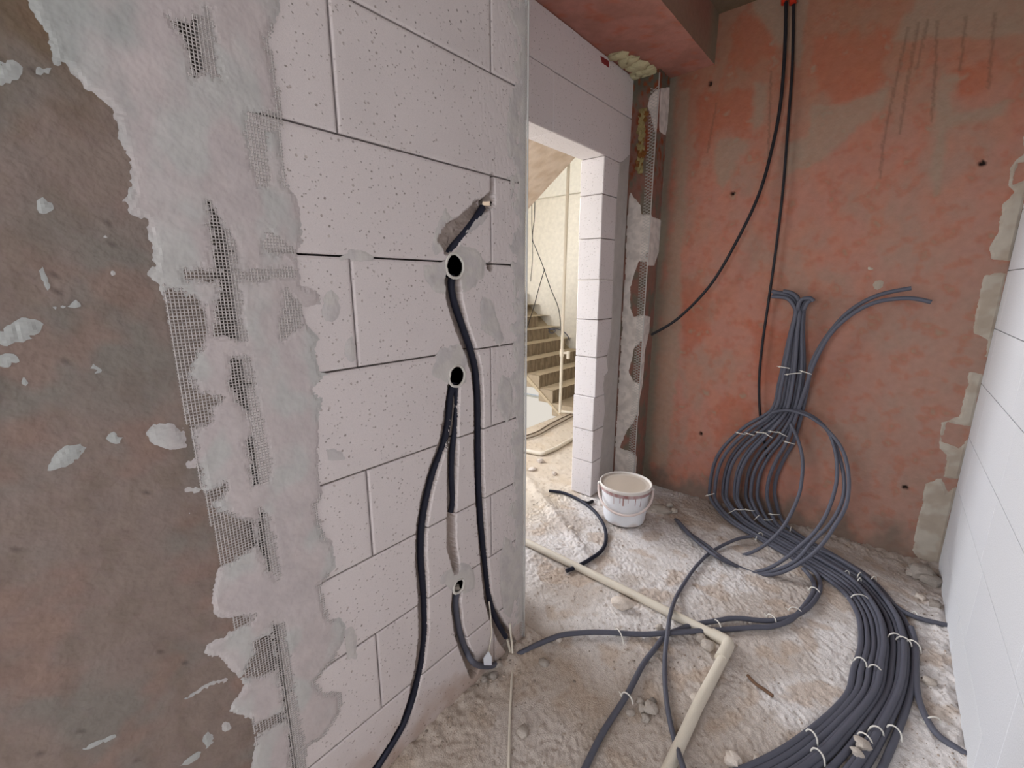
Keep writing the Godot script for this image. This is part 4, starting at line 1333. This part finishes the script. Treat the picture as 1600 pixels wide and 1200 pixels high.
# ------------------------------------------------------------------ bucket
func build_bucket() -> void:
	var c := V(-1.075, 0.004, -2.335)
	var o := base("plastic_bucket", c, "white plastic bucket with dusty lid and red stained rim by the door jamb", "bucket")
	var b := Buf.new()
	var H := 0.228
	var body := func(th: float, y: float) -> Color:
		var col := lin(244, 244, 246)
		col = col.lerp(lin(180, 150, 130), 0.5 * ss(0.03, 0.0, y + 0.012 * sin(th * 7.0)))
		var band := ss(0.193, 0.2, y + 0.004 * n_mid.get_noise_1d(th * 2.0))
		return col.lerp(lin(150, 76, 64), band * (0.7 + 0.3 * n_mid.get_noise_1d(th * 1.5 + 4.0)))
	var prof := [[0.001, 0.004], [0.116, 0.003], [0.121, 0.006]]
	for k in 24:
		var t := k / 23.0
		prof.append([lerpf(0.122, 0.143, t), lerpf(0.01, 0.2, t)])
	prof += [[0.1485, 0.2005], [0.1495, 0.202], [0.1495, 0.216], [0.148, 0.219], [0.1445, 0.2195], [0.146, 0.228]]
	lathe(b, c, prof, 96, body)
	put("body", b, M.bucket_plastic, o)
	b = Buf.new()
	lathe(b, c, [[0.150, 0.22], [0.1535, 0.2205], [0.155, 0.224], [0.155, 0.232], [0.154, 0.237], [0.151, 0.2395], [0.147, 0.239], [0.144, 0.235], [0.142, 0.229], [0.136, 0.2275], [0.12, 0.2275], [0.117, 0.225], [0.06, 0.2245], [0.001, 0.2245]], 64, func(th: float, y: float) -> Color: return lin(232, 224, 216) if y > 0.23 or y < 0.2243 else lin(214, 202, 188).lerp(lin(186, 166, 144), ss(0.2258, 0.2248, y) * 0.5))
	put("lid", b, M.bucket_plastic, o)
	b = Buf.new()      # bail handle hanging down towards the viewer
	var dirv := V(0.42, 0, 0.91).normalized()
	var sidev := V(dirv.z, 0, -dirv.x)
	var pts := PackedVector3Array()
	for k in 21:
		var t := k / 20.0 * PI
		var out := 0.158 + 0.006 * sin(t)
		var ang := PI / 2.0 - t
		pts.append(c + (sidev * sin(ang) + dirv * cos(ang)) * out + V(0, 0.209 - 0.105 * pow(sin(t), 0.8), 0))
	tube(b, smooth_path(pts, 0.02), 0.007, 8, lin(232, 214, 206))
	put("handle", b, M.bucket_plastic, o)
	for s in [-1, 1]:
		b = Buf.new()
		rock(b, c + sidev * s * 0.156 + V(0, 0.212, 0), V(0.012, 0.014, 0.012), 4, lin(226, 220, 214), 0.1)
		put("handle_pivot", b, M.bucket_plastic, o)
	for q in [[0.75, 0.05, 0.004], [0.62, 0.035, 0.003], [1.25, 0.045, 0.003], [1.5, 0.06, 0.002], [0.95, 0.03, 0.002], [0.35, 0.05, 0.0018]]:
		b = Buf.new()
		var a: float = 1.95 - q[0]
		var dd := V(cos(a), 0, sin(a))
		var p2 := PackedVector3Array()
		for k in 6:
			var y: float = 0.198 - q[1] * k / 5.0
			p2.append(c + dd * (lerpf(0.122, 0.143, (y - 0.01) / 0.19) - 0.0005) + V(0, y, 0))
		tube(b, p2, q[2] * 0.7, 6, lin(165, 100, 88))
		put("paint_drip", b, M.bucket_plastic, o)


# ------------------------------------------------------------------ conduits
func conduit(p: PackedVector3Array, r: float, label: String, m: Material, group := "") -> MeshInstance3D:
	return wire(p, r, label, m, "cable_conduit", "conduit", group)

func build_conduits() -> void:
	var L := P3([-0.336,0.014,-0.941,-0.130,0.014,-1.240,-0.021,0.014,-1.457,0.067,0.014,-1.704,0.081,0.014,-1.863,0.094,0.014,-2.031,0.071,0.014,-2.233,-0.007,0.014,-2.386,-0.176,0.014,-2.495,-0.385,0.014,-2.595,-0.572,0.014,-2.699,-0.714,0.039,-2.845,-0.733,0.123,-2.845,-0.722,0.289,-2.845,-0.674,0.421,-2.845,-0.570,0.572,-2.845,-0.445,0.699,-2.845,-0.427,0.852,-2.845,-0.418,0.964,-2.845,-0.406,1.126,-2.845,-0.394,1.248,-2.845])
	var R := P3([0.110,0.014,-1.250,0.170,0.014,-1.493,0.218,0.014,-1.734,0.243,0.014,-1.906,0.254,0.014,-2.070,0.247,0.014,-2.204,0.211,0.014,-2.361,0.105,0.014,-2.566,-0.029,0.014,-2.669,-0.196,0.014,-2.754,-0.313,0.033,-2.845,-0.362,0.144,-2.845,-0.378,0.221,-2.845,-0.375,0.315,-2.845,-0.349,0.429,-2.845,-0.318,0.534,-2.845,-0.299,0.707,-2.845,-0.290,0.883,-2.845,-0.301,0.995,-2.845,-0.332,1.148,-2.845,-0.347,1.250,-2.845])
	var fan := [0.0, 0.11, 0.22, 0.29, 0.41, 0.47, 0.58, 0.67, 0.76, 0.91, 1.0]
	var lanes := [0.0, 1.0, 2.0, 3.0, 3.5, 4.0, 5.0, 6.0, 6.5, 7.0, 8.0]
	var names := ["outermost black conduit of the wide floor bundle, on its left edge", "second black conduit from the left edge of the wide floor bundle", "third black conduit from the left edge of the wide floor bundle", "fourth black conduit from the left edge of the wide floor bundle", "fifth black conduit from the left in the wide floor bundle", "middle black conduit of the wide floor bundle", "fifth black conduit from the right in the wide floor bundle", "fourth black conduit from the right edge of the wide floor bundle", "third black conduit from the right edge of the wide floor bundle", "second black conduit from the right edge, top end bending right over the wall", "outermost black conduit on the right edge of the floor bundle, top arching far right"]
	var tips := [
		P3([-0.405,1.289,-2.830,-0.447,1.342,-2.830,-0.517,1.366,-2.830]), P3([-0.396,1.283,-2.810,-0.437,1.329,-2.810,-0.511,1.338,-2.810]), P3([-0.387,1.283,-2.830,-0.416,1.329,-2.830,-0.467,1.356,-2.830,-0.510,1.352,-2.830]), P3([-0.380,1.284,-2.800,-0.370,1.324,-2.800,-0.331,1.332,-2.800,-0.315,1.316,-2.800]),
		P3([-0.375,1.290,-2.820,-0.392,1.333,-2.820,-0.427,1.360,-2.820,-0.461,1.366,-2.820]), P3([-0.371,1.283,-2.840,-0.367,1.323,-2.840,-0.330,1.324,-2.840]), P3([-0.362,1.277,-2.820,-0.354,1.311,-2.820,-0.339,1.331,-2.820,-0.327,1.318,-2.820]), P3([-0.358,1.277,-2.840,-0.401,1.343,-2.840,-0.439,1.363,-2.840]), P3([-0.352,1.278,-2.810,-0.341,1.311,-2.810,-0.321,1.325,-2.810])]
	var high := [P3([-0.290,0.880,-2.800,-0.276,0.979,-2.800,-0.227,1.142,-2.800,-0.150,1.254,-2.800,-0.059,1.319,-2.800,0.054,1.339,-2.800,0.134,1.323,-2.800]), P3([-0.288,0.887,-2.820,-0.286,0.989,-2.820,-0.241,1.130,-2.820,-0.165,1.265,-2.820,-0.064,1.348,-2.820,0.057,1.385,-2.820])]
	for i in 11:
		var t := i / 10.0
		var p := PackedVector3Array()
		for k in L.size():
			var s: float = lanes[i] / 8.0
			if k >= 9 and k <= 15:
				s = lerpf(s, fan[i], [0.3, 0.8, 1.0, 1.0, 1.0, 0.8, 0.4][k - 9])
			if i >= 9 and k >= 17:
				break
			var q := L[k].lerp(R[k], s)
			if k < 9:      # on the floor: lie side by side, some riding on others
				var gap := L[k].distance_to(R[k]) / 8.0
				q.y = 0.012 + 0.0015 * sin(k * 1.3 + i * 2.1)
				if lanes[i] != floorf(lanes[i]):
					q.y += sqrt(maxf(0.0001, 0.0212 * 0.0212 - gap * gap / 4.0)) + 0.001
				elif int(lanes[i]) % 2:
					q.y += sqrt(maxf(0.0, 0.0208 * 0.0208 - gap * gap))
			else:
				q.z += 0.022 * (i % 2) + 0.008 * sin(i * 1.7)
				q.y = maxf(q.y, 0.016 + 0.014 * (i % 2))
			p.append(q)
		if i < 9:
			p.append_array(tips[i])
		else:
			p.append_array(high[i - 9])
		conduit(p, 0.0103, names[i], M.dusty_conduit, "conduits of the wide floor bundle")
	# coils in front of the back wall
	conduit(P3([-0.339,0.647,-2.798,-0.288,0.574,-2.754,-0.251,0.491,-2.704,-0.236,0.407,-2.653,-0.235,0.315,-2.598,-0.265,0.186,-2.520,-0.320,0.086,-2.460,-0.390,0.014,-2.416,-0.471,-0.030,-2.390,-0.533,-0.039,-2.384]) + P3([-0.586,0.020,-2.331,-0.680,0.020,-2.366,-0.774,0.020,-2.447,-0.819,0.020,-2.496]), 0.0086, "single thin black loop in front of the fanned conduits, free end on the floor left", M.dusty_conduit, "coiled loops by the back wall")
	conduit(P3([-0.450,0.681,-2.781,-0.380,0.716,-2.805,-0.280,0.719,-2.808,-0.184,0.671,-2.774,-0.123,0.583,-2.711,-0.090,0.463,-2.626,-0.095,0.342,-2.539,-0.124,0.239,-2.466,-0.181,0.146,-2.400,-0.253,0.054,-2.334,-0.327,-0.002,-2.294,-0.393,-0.016,-2.284]) + P3([-0.459,0.030,-2.239,-0.539,0.030,-2.258,-0.653,0.030,-2.334,-0.790,0.030,-2.468]), 0.0086, "inner one of the large black loops leaning on the red wall", M.dusty_conduit, "coiled loops by the back wall")
	conduit(P3([-0.435,0.698,-2.773,-0.362,0.722,-2.790,-0.264,0.710,-2.781,-0.166,0.661,-2.746,-0.086,0.581,-2.689,-0.044,0.476,-2.615,-0.034,0.365,-2.535,-0.065,0.263,-2.463,-0.098,0.184,-2.407,-0.145,0.114,-2.357,-0.219,0.042,-2.305,-0.290,0.005,-2.279,-0.377,-0.005,-2.272]) + P3([-0.490,0.020,-2.268,-0.586,0.020,-2.331,-0.697,0.020,-2.395,-0.810,0.020,-2.493]), 0.0086, "outermost of the large black loops leaning on the red wall", M.dusty_conduit, "coiled loops by the back wall")
	conduit(P3([-0.307,0.720,-2.828,-0.228,0.696,-2.809,-0.150,0.632,-2.761,-0.095,0.543,-2.694,-0.059,0.449,-2.623,-0.053,0.363,-2.558,-0.081,0.269,-2.488,-0.133,0.183,-2.423,-0.182,0.094,-2.356,-0.247,0.036,-2.312,-0.334,-0.010,-2.277,-0.423,-0.008,-2.279]) + P3([-0.503,0.045,-2.215,-0.580,0.045,-2.261]), 0.0086, "middle one of the large black loops leaning on the red wall", M.dusty_conduit, "coiled loops by the back wall")
	# runs over the floor
	conduit(P3([-0.415,0.034,-2.561,-0.478,0.024,-2.487,-0.545,0.014,-2.315,-0.568,0.014,-2.149,-0.571,0.014,-2.001,-0.565,0.014,-1.839,-0.532,0.049,-1.669,-0.503,0.044,-1.561,-0.475,0.014,-1.469,-0.435,0.014,-1.367,-0.387,0.014,-1.268,-0.335,0.014,-1.184,-0.274,0.044,-1.089,-0.220,0.044,-1.022]), 0.0086, "single black conduit curving over the cream pipe towards the viewer", M.dusty_conduit)
	conduit(P3([-0.139,0.024,-2.459,-0.091,0.014,-2.419,-0.071,0.014,-2.303,-0.090,0.014,-2.153,-0.135,0.014,-2.029,-0.213,0.014,-1.929,-0.320,0.014,-1.858,-0.388,0.014,-1.777,-0.452,0.014,-1.694,-0.484,0.014,-1.635,-0.513,0.014,-1.570,-0.519,0.014,-1.472,-0.523,0.014,-1.379,-0.512,0.014,-1.225,-0.510,0.014,-1.050,-0.497,0.014,-0.912,-0.487,0.014,-0.823]), 0.0102, "black conduit that forks off at the pipe and runs to the lower edge", M.dusty_conduit)
	conduit(P3([-0.154,0.024,-2.426,-0.109,0.014,-2.372,-0.091,0.014,-2.285,-0.108,0.014,-2.144,-0.140,0.014,-2.000,-0.196,0.014,-1.901,-0.246,0.014,-1.854,-0.353,0.014,-1.745,-0.485,0.026,-1.598,-0.585,0.014,-1.518,-0.715,0.014,-1.422,-0.787,0.014,-1.356,-0.839,0.014,-1.294,-0.879,0.014,-1.205,-0.907,0.014,-1.120]) + P3([-0.935,-0.003,-1.084,-0.935,0.039,-0.990,-0.935,0.087,-0.928,-0.935,0.136,-0.891]) + P3([-0.965,0.160,-0.893,-0.965,0.242,-0.869,-0.965,0.332,-0.855,-0.965,0.389,-0.854,-0.965,0.413,-0.866]), 0.0102, "long black conduit crossing the floor into the low wall box", M.dusty_conduit)
	conduit(P3([-1.626,0.014,-2.321,-1.536,0.014,-2.359,-1.398,0.014,-2.342,-1.245,0.020,-2.268,-1.117,0.020,-2.158,-1.038,0.014,-2.043,-1.002,0.014,-1.929,-1.009,0.014,-1.820,-1.030,0.014,-1.718,-1.050,0.014,-1.661]), 0.0102, "short dark conduit arc on the floor beside the bucket", M.navy_conduit)
	conduit(P3([0.079,0.026,-2.561,0.143,0.016,-2.463,0.200,0.016,-2.385,0.262,0.016,-2.357,0.353,0.016,-2.376,0.402,0.016,-2.399]), 0.0102, "single black conduit leaving the bundle for the back end of the right wall", M.dusty_conduit)
	conduit(P3([0.246,0.028,-2.249,0.259,0.016,-2.147,0.255,0.016,-1.920,0.268,0.016,-1.804,0.296,0.016,-1.728,0.335,0.016,-1.706,0.375,0.016,-1.694]), 0.0102, "single black conduit leaving the bundle for the near end of the right wall", M.dusty_conduit)
	# in the chases of the left wall
	conduit(P3([-0.966,1.427,-0.879,-0.966,1.395,-0.875,-0.966,1.346,-0.886,-0.966,1.280,-0.914,-0.966,1.209,-0.944,-0.966,1.132,-0.966,-0.966,1.011,-0.972,-0.966,0.769,-0.969,-0.966,0.577,-0.980,-0.966,0.432,-0.997,-0.966,0.282,-1.017,-0.962,0.184,-1.046,-0.952,0.085,-1.089]), 0.0102, "black conduit in the longest chase, from upper socket box down to the floor", M.navy_conduit, "conduits in the wall chases")
	conduit(P3([-0.966,1.116,-0.872,-0.966,1.075,-0.857,-0.966,1.008,-0.847,-0.966,0.934,-0.824,-0.966,0.848,-0.775,-0.966,0.730,-0.735,-0.966,0.611,-0.722,-0.966,0.477,-0.726,-0.966,0.343,-0.722,-0.963,0.234,-0.696,-0.958,0.151,-0.655,-0.954,0.096,-0.613,-0.950,0.063,-0.558,-0.948,0.024,-0.488]), 0.0102, "black conduit in the left chase, curving down to the lower edge of the picture", M.navy_conduit, "conduits in the wall chases")
	conduit(P3([-0.962,1.115,-0.878,-0.962,1.061,-0.881,-0.962,0.983,-0.871,-0.962,0.905,-0.855,-0.962,0.824,-0.849,-0.962,0.748,-0.851,-0.962,0.708,-0.841]), 0.0086, "short black conduit hanging beneath the middle socket box", M.navy_conduit, "conduits in the wall chases")
	conduit(P3([-0.960,1.622,-1.002,-0.958,1.604,-0.984,-0.956,1.582,-0.963,-0.956,1.542,-0.921,-0.960,1.505,-0.881,-0.966,1.485,-0.867]), 0.0102, "short black conduit in the slanting chase below the bright hole", M.navy_conduit, "conduits in the wall chases")
	# hanging from the ceiling
	conduit(P3([-0.621,2.785,-2.860,-0.604,2.618,-2.860,-0.591,2.354,-2.860,-0.602,2.144,-2.860,-0.637,1.892,-2.840,-0.719,1.647,-2.820,-0.835,1.400,-2.800,-1.004,1.198,-2.790,-1.165,1.084,-2.780]), 0.0085, "black conduit hanging from the ceiling, swinging left to the column", M.black_conduit, "conduits hanging from the ceiling")
	conduit(P3([-0.590,2.781,-2.875,-0.561,2.497,-2.875,-0.546,2.198,-2.875,-0.533,1.885,-2.875,-0.532,1.555,-2.875,-0.536,1.312,-2.875,-0.540,1.058,-2.875,-0.532,0.832,-2.875,-0.497,0.604,-2.875,-0.434,0.378,-2.875]), 0.007, "black conduit hanging straight down the red wall behind the bundle", M.black_conduit, "conduits hanging from the ceiling")


# ------------------------------------------------------------------ ties
func tie(p: Vector3, q: Vector3, up: Vector3, lift: float, label: String) -> void:
	var b := Buf.new()
	var pts := PackedVector3Array()
	for k in 9:
		var t := k / 8.0
		pts.append(p.lerp(q, t) + up * (lift * pow(sin(PI * t), 0.45)))
	tube(b, smooth_path(pts, 0.006), 0.0026, 6)
	var d := (q - p).normalized()
	cbox(b, p - Vector3.ONE * 0.004, p + Vector3.ONE * 0.004, 0.001)
	tube(b, PackedVector3Array([p, p - d * 0.012 + up * 0.006]), 0.0018, 6)
	solo("cable_tie", b, M.tie_plastic, label, "cable tie", "white cable ties")

func build_ties() -> void:
	var fl := P3([-0.021,0.008,-1.464,0.017,0.008,-1.439,-0.000,0.008,-1.406,0.041,0.008,-1.385,0.104,0.008,-1.556,0.147,0.008,-1.538,0.131,0.008,-1.600,0.172,0.008,-1.603,0.173,0.008,-1.644,0.215,0.008,-1.631,0.077,0.008,-1.905,0.119,0.008,-1.896,0.119,0.008,-1.896,0.162,0.008,-1.889,0.171,0.008,-2.131,0.220,0.008,-2.147,0.197,0.008,-2.140,0.249,0.008,-2.129,0.226,0.008,-2.143,0.275,0.008,-2.127,0.039,0.008,-2.321,0.111,0.008,-2.349,0.003,0.008,-2.503,0.027,0.008,-2.511,0.055,0.008,-2.509,0.072,0.008,-2.549,0.057,0.008,-2.462,0.073,0.008,-2.493,0.103,0.008,-2.513,0.128,0.008,-2.559,-0.110,0.008,-2.285,-0.064,0.008,-2.267,-0.159,0.008,-2.068,-0.109,0.008,-2.070,-0.224,0.008,-1.963,-0.183,0.008,-1.939,-0.388,0.008,-1.781,-0.349,0.008,-1.749,-0.683,0.008,-1.471,-0.626,0.008,-1.427,-0.528,0.008,-1.215,-0.483,0.008,-1.209,0.252,0.008,-2.380,0.272,0.008,-2.358,0.273,0.008,-1.764,0.312,0.008,-1.789,-0.399,0.008,-2.587,-0.373,0.008,-2.635,-0.262,0.008,-2.745,-0.266,0.008,-2.830])
	var fn := ["white tie round the left edge of the floor bundle, nearest pair, upper", "white tie round the left edge of the floor bundle, nearest pair, lower", "white tie on the bundle near the lower edge, left of a row of three", "white tie on the bundle near the lower edge, middle of a row of three", "white tie on the bundle near the lower edge, right of a row of three", "white tie on the bundle's left edge half way along, left part", "white tie on the bundle half way along, right part reaching the middle", "white tie across the bundle's right half, left of three overlapping ones", "white tie across the bundle's right half, middle of three overlapping ones", "white tie across the bundle's right half, right of three overlapping ones", "white tie on the bundle's left edge just beyond the bend", "stub of white tie on the dark far part of the bundle, leftmost of four", "stub of white tie on the dark far part of the bundle, upper middle", "stub of white tie on the dark far part of the bundle, lower middle", "stub of white tie on the far part of the bundle, rightmost of four", "white tie round the paired conduits at their bend below the coils", "white tie round the paired conduits, second after their bend", "white tie round the paired conduits, third after their bend", "white tie round the paired conduits just right of the pipe corner", "white tie standing loose on the lone conduit left of the pipe", "white tie on the slanting conduit above the rubble pile", "pale tie on the lone conduit running to the far right wall", "pale tie on the lone conduit running to the near right wall", "curled white tie on the dark bundle end under the thin loop", "upright white tie stub on the bundle inside the loops"]
	for k in fn.size():
		var p := fl[k * 2]
		var q := fl[k * 2 + 1]
		tie(p, q, Vector3.UP, 0.036 if k < 15 or k > 22 else 0.024, fn[k])
	var wl := P3([-0.427,0.959,-2.790,-0.378,0.955,-2.790,-0.386,0.921,-2.790,-0.322,0.937,-2.790,-0.320,0.947,-2.790,-0.276,0.936,-2.790,-0.599,0.540,-2.790,-0.553,0.538,-2.790,-0.547,0.547,-2.790,-0.506,0.544,-2.790,-0.495,0.566,-2.790,-0.452,0.568,-2.790,-0.452,0.568,-2.790,-0.415,0.550,-2.790,-0.428,0.585,-2.790,-0.384,0.587,-2.790,-0.384,0.587,-2.790,-0.345,0.573,-2.790,-0.350,0.542,-2.790,-0.304,0.538,-2.790,-0.730,0.091,-2.790,-0.689,0.117,-2.790,-0.590,0.020,-2.790,-0.556,0.054,-2.790,-0.556,0.054,-2.790,-0.511,0.069,-2.790,-0.504,0.072,-2.790,-0.456,0.080,-2.790,-0.450,0.023,-2.790,-0.430,0.060,-2.790,-0.373,0.089,-2.790,-0.328,0.101,-2.790,-0.401,0.041,-2.790,-0.359,0.057,-2.790,-0.500,-0.038,-2.790,-0.440,-0.007,-2.790,-0.582,-0.056,-2.790,-0.549,-0.021,-2.790])
	var wn := ["white tie on the upright bundle, left of the upper three", "white tie on the upright bundle, lower middle of the upper three", "white tie on the upright bundle, right of the upper three", "white tie at the top of the conduit fan, leftmost of the row", "white tie at the top of the conduit fan, second from the left", "white tie at the top of the conduit fan, third from the left", "white tie at the top of the conduit fan, drooping fourth", "white tie at the top of the conduit fan, fifth from the left", "white tie at the top of the conduit fan, sixth from the left", "white tie at the top of the conduit fan, lowest at the right end", "lone white tie on the outermost bulging conduit of the fan", "slanting white tie at the foot of the fan, left end of the row", "flat white tie at the foot of the fan, left of the middle", "flat white tie at the foot of the fan, right of the middle", "slanting white tie among the conduits at the foot of the fan", "flat white tie at the foot of the fan, far right end", "flat white tie at the foot of the fan, just below the right end one", "lowest long white tie below the fan on the floor bend", "short slanting tie on the outer conduit where the fan reaches the floor"]
	for k in wn.size():
		tie(wl[k * 2], wl[k * 2 + 1], V(0, 0.25, 0.97), 0.014, wn[k])


# ------------------------------------------------------------------ pipe, wires, tag, foam
func build_small_things() -> void:
	var path := P3([-1.514,0.018,-1.735,-1.374,0.018,-1.725,-0.815,0.018,-1.714,-0.333,0.018,-1.695])
	var near := P3([-0.300,0.018,-1.663,-0.310,0.018,-1.334,-0.309,0.018,-1.078,-0.308,0.018,-0.940])
	var o := base("plastic_pipe", path[3], "cream plastic pipe with an elbow lying across the dusty floor", "pipe")
	var b := Buf.new()
	tube(b, path, 0.0185, 16)
	put("long_tube", b, M.pvc, o)
	b = Buf.new()
	tube(b, near, 0.0185, 16)
	put("near_tube", b, M.pvc, o)
	b = Buf.new()
	tube(b, smooth_path(P3([-0.372,0.019,-1.695,-0.332,0.019,-1.694,-0.312,0.019,-1.690,-0.304,0.019,-1.667,-0.307,0.019,-1.585]), 0.01), 0.0228, 16)
	put("elbow", b, M.pvc, o)
	# thin cream wire along the wall foot towards the viewer
	var cw := P3([-0.930,0.154,-1.089,-0.930,0.109,-1.093,-0.930,0.046,-1.101]) + P3([-0.908,0.004,-1.078,-0.849,0.004,-1.002,-0.789,0.004,-0.924,-0.735,0.004,-0.857,-0.674,0.004,-0.783,-0.631,0.004,-0.731])
	wire(cw, 0.0042, "thin cream wire running along the floor from the wall foot towards the viewer", M.pvc)
	wire(P3([-0.935,0.086,-1.080,-0.935,0.024,-1.095]) + P3([-0.925,0.004,-1.083,-0.891,0.004,-1.055]), 0.0045, "short stub of cream wire bent at the wall foot", M.pvc)
	wire(P3([-0.942,0.306,-0.989,-0.942,0.235,-0.997,-0.942,0.166,-1.000,-0.942,0.119,-0.989,-0.942,0.091,-0.982]), 0.0022, "thin brown wire on the wall holding the white tag", M.pvc)
	b = Buf.new()
	var a := P3([-0.925,0.128,-0.964,-0.925,0.118,-0.938,-0.925,0.087,-0.940,-0.925,0.056,-0.980,-0.925,0.092,-0.980])
	for s in [0.0, 0.0015]:
		for k in range(1, 4):
			var i0 := b.add(a[0] + V(s, 0, 0), V(1 if s else -1, 0, 0))
			b.add(a[k] + V(s, 0, 0), V(1 if s else -1, 0, 0))
			b.add(a[k + 1] + V(s, 0, 0), V(1 if s else -1, 0, 0))
			if s:
				b.tri(i0, i0 + 2, i0 + 1)
			else:
				b.tri(i0, i0 + 1, i0 + 2)
	solo("paper_tag", b, M.paper, "small white paper tag standing at the wall foot behind the conduit", "tag")
	# expanding foam squeezed out between beam and doorway wall
	b = Buf.new()
	var fo := P2([-1.321,-2.446,-1.319,-2.539,-1.316,-2.629,-1.314,-2.711,-1.302,-2.754,-1.290,-2.536,-1.275,-2.624,-1.267,-2.710,-1.266,-2.762,-1.346,-2.737])
	for k in fo.size():
		rock(b, V(fo[k].x, BEAM - 0.004, fo[k].y), V(0.04, 0.022, 0.055), k + 3, Color.WHITE, 0.45)
	solo("foam_lump", b, M.foam, "pale yellow foam squeezed out between the beam and the block wall", "foam")
	# red end cap in the ceiling where the hanging conduits come out
	b = Buf.new()
	var rp := P3([-0.631,2.814,-2.868,-0.627,2.780,-2.868,-0.594,2.801,-2.868,-0.590,2.767,-2.868])
	for k in 2:
		tube(b, PackedVector3Array([rp[k * 2], rp[k * 2 + 1]]), 0.016, 12)
	solo("red_coupling", b, M.red_plastic, "red plastic coupling where the hanging conduits leave the ceiling", "coupling")
	# offcut of dark conduit at the foot of the jamb
	b = Buf.new()
	tube(b, smooth_path(P3([-1.381,0.012,-2.339,-1.335,0.012,-2.343,-1.323,0.012,-2.388]), 0.01), 0.011, 8)
	solo("conduit_offcut", b, M.black_conduit, "short black offcut lying at the foot of the door jamb", "conduit")
	b = Buf.new()
	tube(b, smooth_path(P3([-0.214,0.006,-1.588,-0.184,0.006,-1.568,-0.152,0.006,-1.561,-0.125,0.006,-1.552]), 0.01), 0.006, 6, lin(120, 92, 74))
	solo("wood_splinter", b, M.rubble, "brown wood splinter lying on the floor right of the pipe elbow", "splinter")


# ------------------------------------------------------------------ rubble
func build_rubble() -> void:
	var pos := P3([-0.735,0.000,-1.621,-0.406,0.000,-1.659,-0.365,0.000,-1.630,-0.455,0.000,-1.220,-0.432,0.000,-1.234,-0.432,0.000,-1.195,-0.477,0.000,-1.178,-0.472,0.000,-1.243,-0.437,0.000,-1.267,-0.937,0.000,-2.587,-0.916,0.000,-2.660,-0.866,0.000,-2.615,-0.968,0.000,-2.540,-0.814,0.000,-1.151,-0.711,0.000,-0.892,-0.327,0.000,-1.372,-0.171,0.000,-1.231,0.117,0.000,-1.511,0.109,0.000,-1.477,-0.114,0.000,-1.284,0.285,0.000,-2.547,0.298,0.000,-2.754,0.328,0.000,-2.711,0.260,0.000,-2.754,0.293,0.000,-1.972,-1.952,0.000,-2.556,-1.993,0.000,-2.720,-1.775,0.000,-2.596,-0.917,0.000,-0.977,-0.929,0.000,-0.946,-0.553,0.000,-1.606,-0.838,0.000,-1.285,0.332,0.000,-2.512,-0.302,0.000,-1.452,-0.930,0.000,-1.020,-0.898,0.000,-1.718,-1.251,0.000,-2.015,-0.876,0.000,-2.455])
	var info := [[26, 230, "large pale plaster chunk lying beside the middle of the cream pipe"], [15, 196, "grey stone under the pipe just before the elbow, left one"], [17, 190, "grey stone under the pipe just before the elbow, right one"], [13, 180, "left stone in the small heap beside the slanting conduit"], [18, 186, "largest stone in the small heap beside the slanting conduit"], [12, 176, "front stone in the small heap beside the slanting conduit"], [12, 182, "outlying stone left of the small heap, under the tied conduit"], [10, 178, "small rear stone of the heap beside the slanting conduit"], [10, 150, "dark pebble right behind the small heap of stones"], [28, 186, "flat grey flake on the floor right of the bucket"], [13, 190, "small stone behind the flat flake right of the bucket"], [11, 196, "small stone right of the flat flake near the bucket"], [9, 210, "pale crumb between the bucket and the flat flake"], [14, 176, "brown clod on the floor right of the wall end"], [16, 190, "pale clod near the lower edge right of the thin cream wire"], [13, 222, "pale pointed chip touching the left side of the near pipe"], [21, 226, "white chunk at the lower edge right of the near pipe"], [14, 196, "upper pebble lying on the conduit bundle at the lower edge"], [12, 190, "lower pebble lying on the conduit bundle at the lower edge"], [13, 214, "pale stone left of the bundle at the lower edge"], [10, 226, "white chip on the floor in the back right corner"], [26, 170, "large clod at the foot of the back wall near the right corner"], [20, 164, "clod in the back right corner against the right wall"], [15, 172, "small clod left of the large one by the back right corner"], [12, 196, "pale stone between the bundle and the right wall"], [16, 226, "flat pale chunk on the landing inside the doorway"], [12, 206, "small broken piece on the landing behind the flat chunk"], [10, 208, "small broken piece on the landing beside the door jamb"], [13, 170, "clod by the wall foot in front of the white tag"], [11, 166, "smaller clod by the wall foot left below the white tag"], [10, 204, "small pale pebble left of the conduit crossing at the pipe"], [9, 206, "tiny pale pebble under the long conduit near the wall end"], [12, 176, "stone behind the lone conduit near the right wall"], [11, 200, "pale pebble lying right beside the near pipe section"], [12, 180, "clod at the wall foot right of the white tag"], [8, 206, "tiny pale pebble by the far end of the short conduit arc"], [9, 224, "white sliver inside the short conduit arc by the bucket"], [8, 200, "tiny crumb below the flat flake right of the bucket"]]
	for k in pos.size():
		var p := pos[k]
		var d := p.distance_to(V(0, 1.4, 0))
		var s: float = info[k][0] * d / 693.0 * 0.5
		var b := Buf.new()
		var g: float = info[k][1]
		var flatness := 0.25 if k == 9 or k == 25 else 0.7
		var up := floor_height(p.x, p.z) + s * flatness * 0.55
		if k == 17 or k == 18:
			up += 0.028
		rock(b, V(p.x, up, p.z), V(s, s * flatness, s * rng.randf_range(0.7, 0.95)), k + 2, lin(g, g * 0.94, g * 0.88), 0.4)
		solo("rubble_chunk", b, M.rubble, info[k][2], "rubble", "loose rubble on the floor")
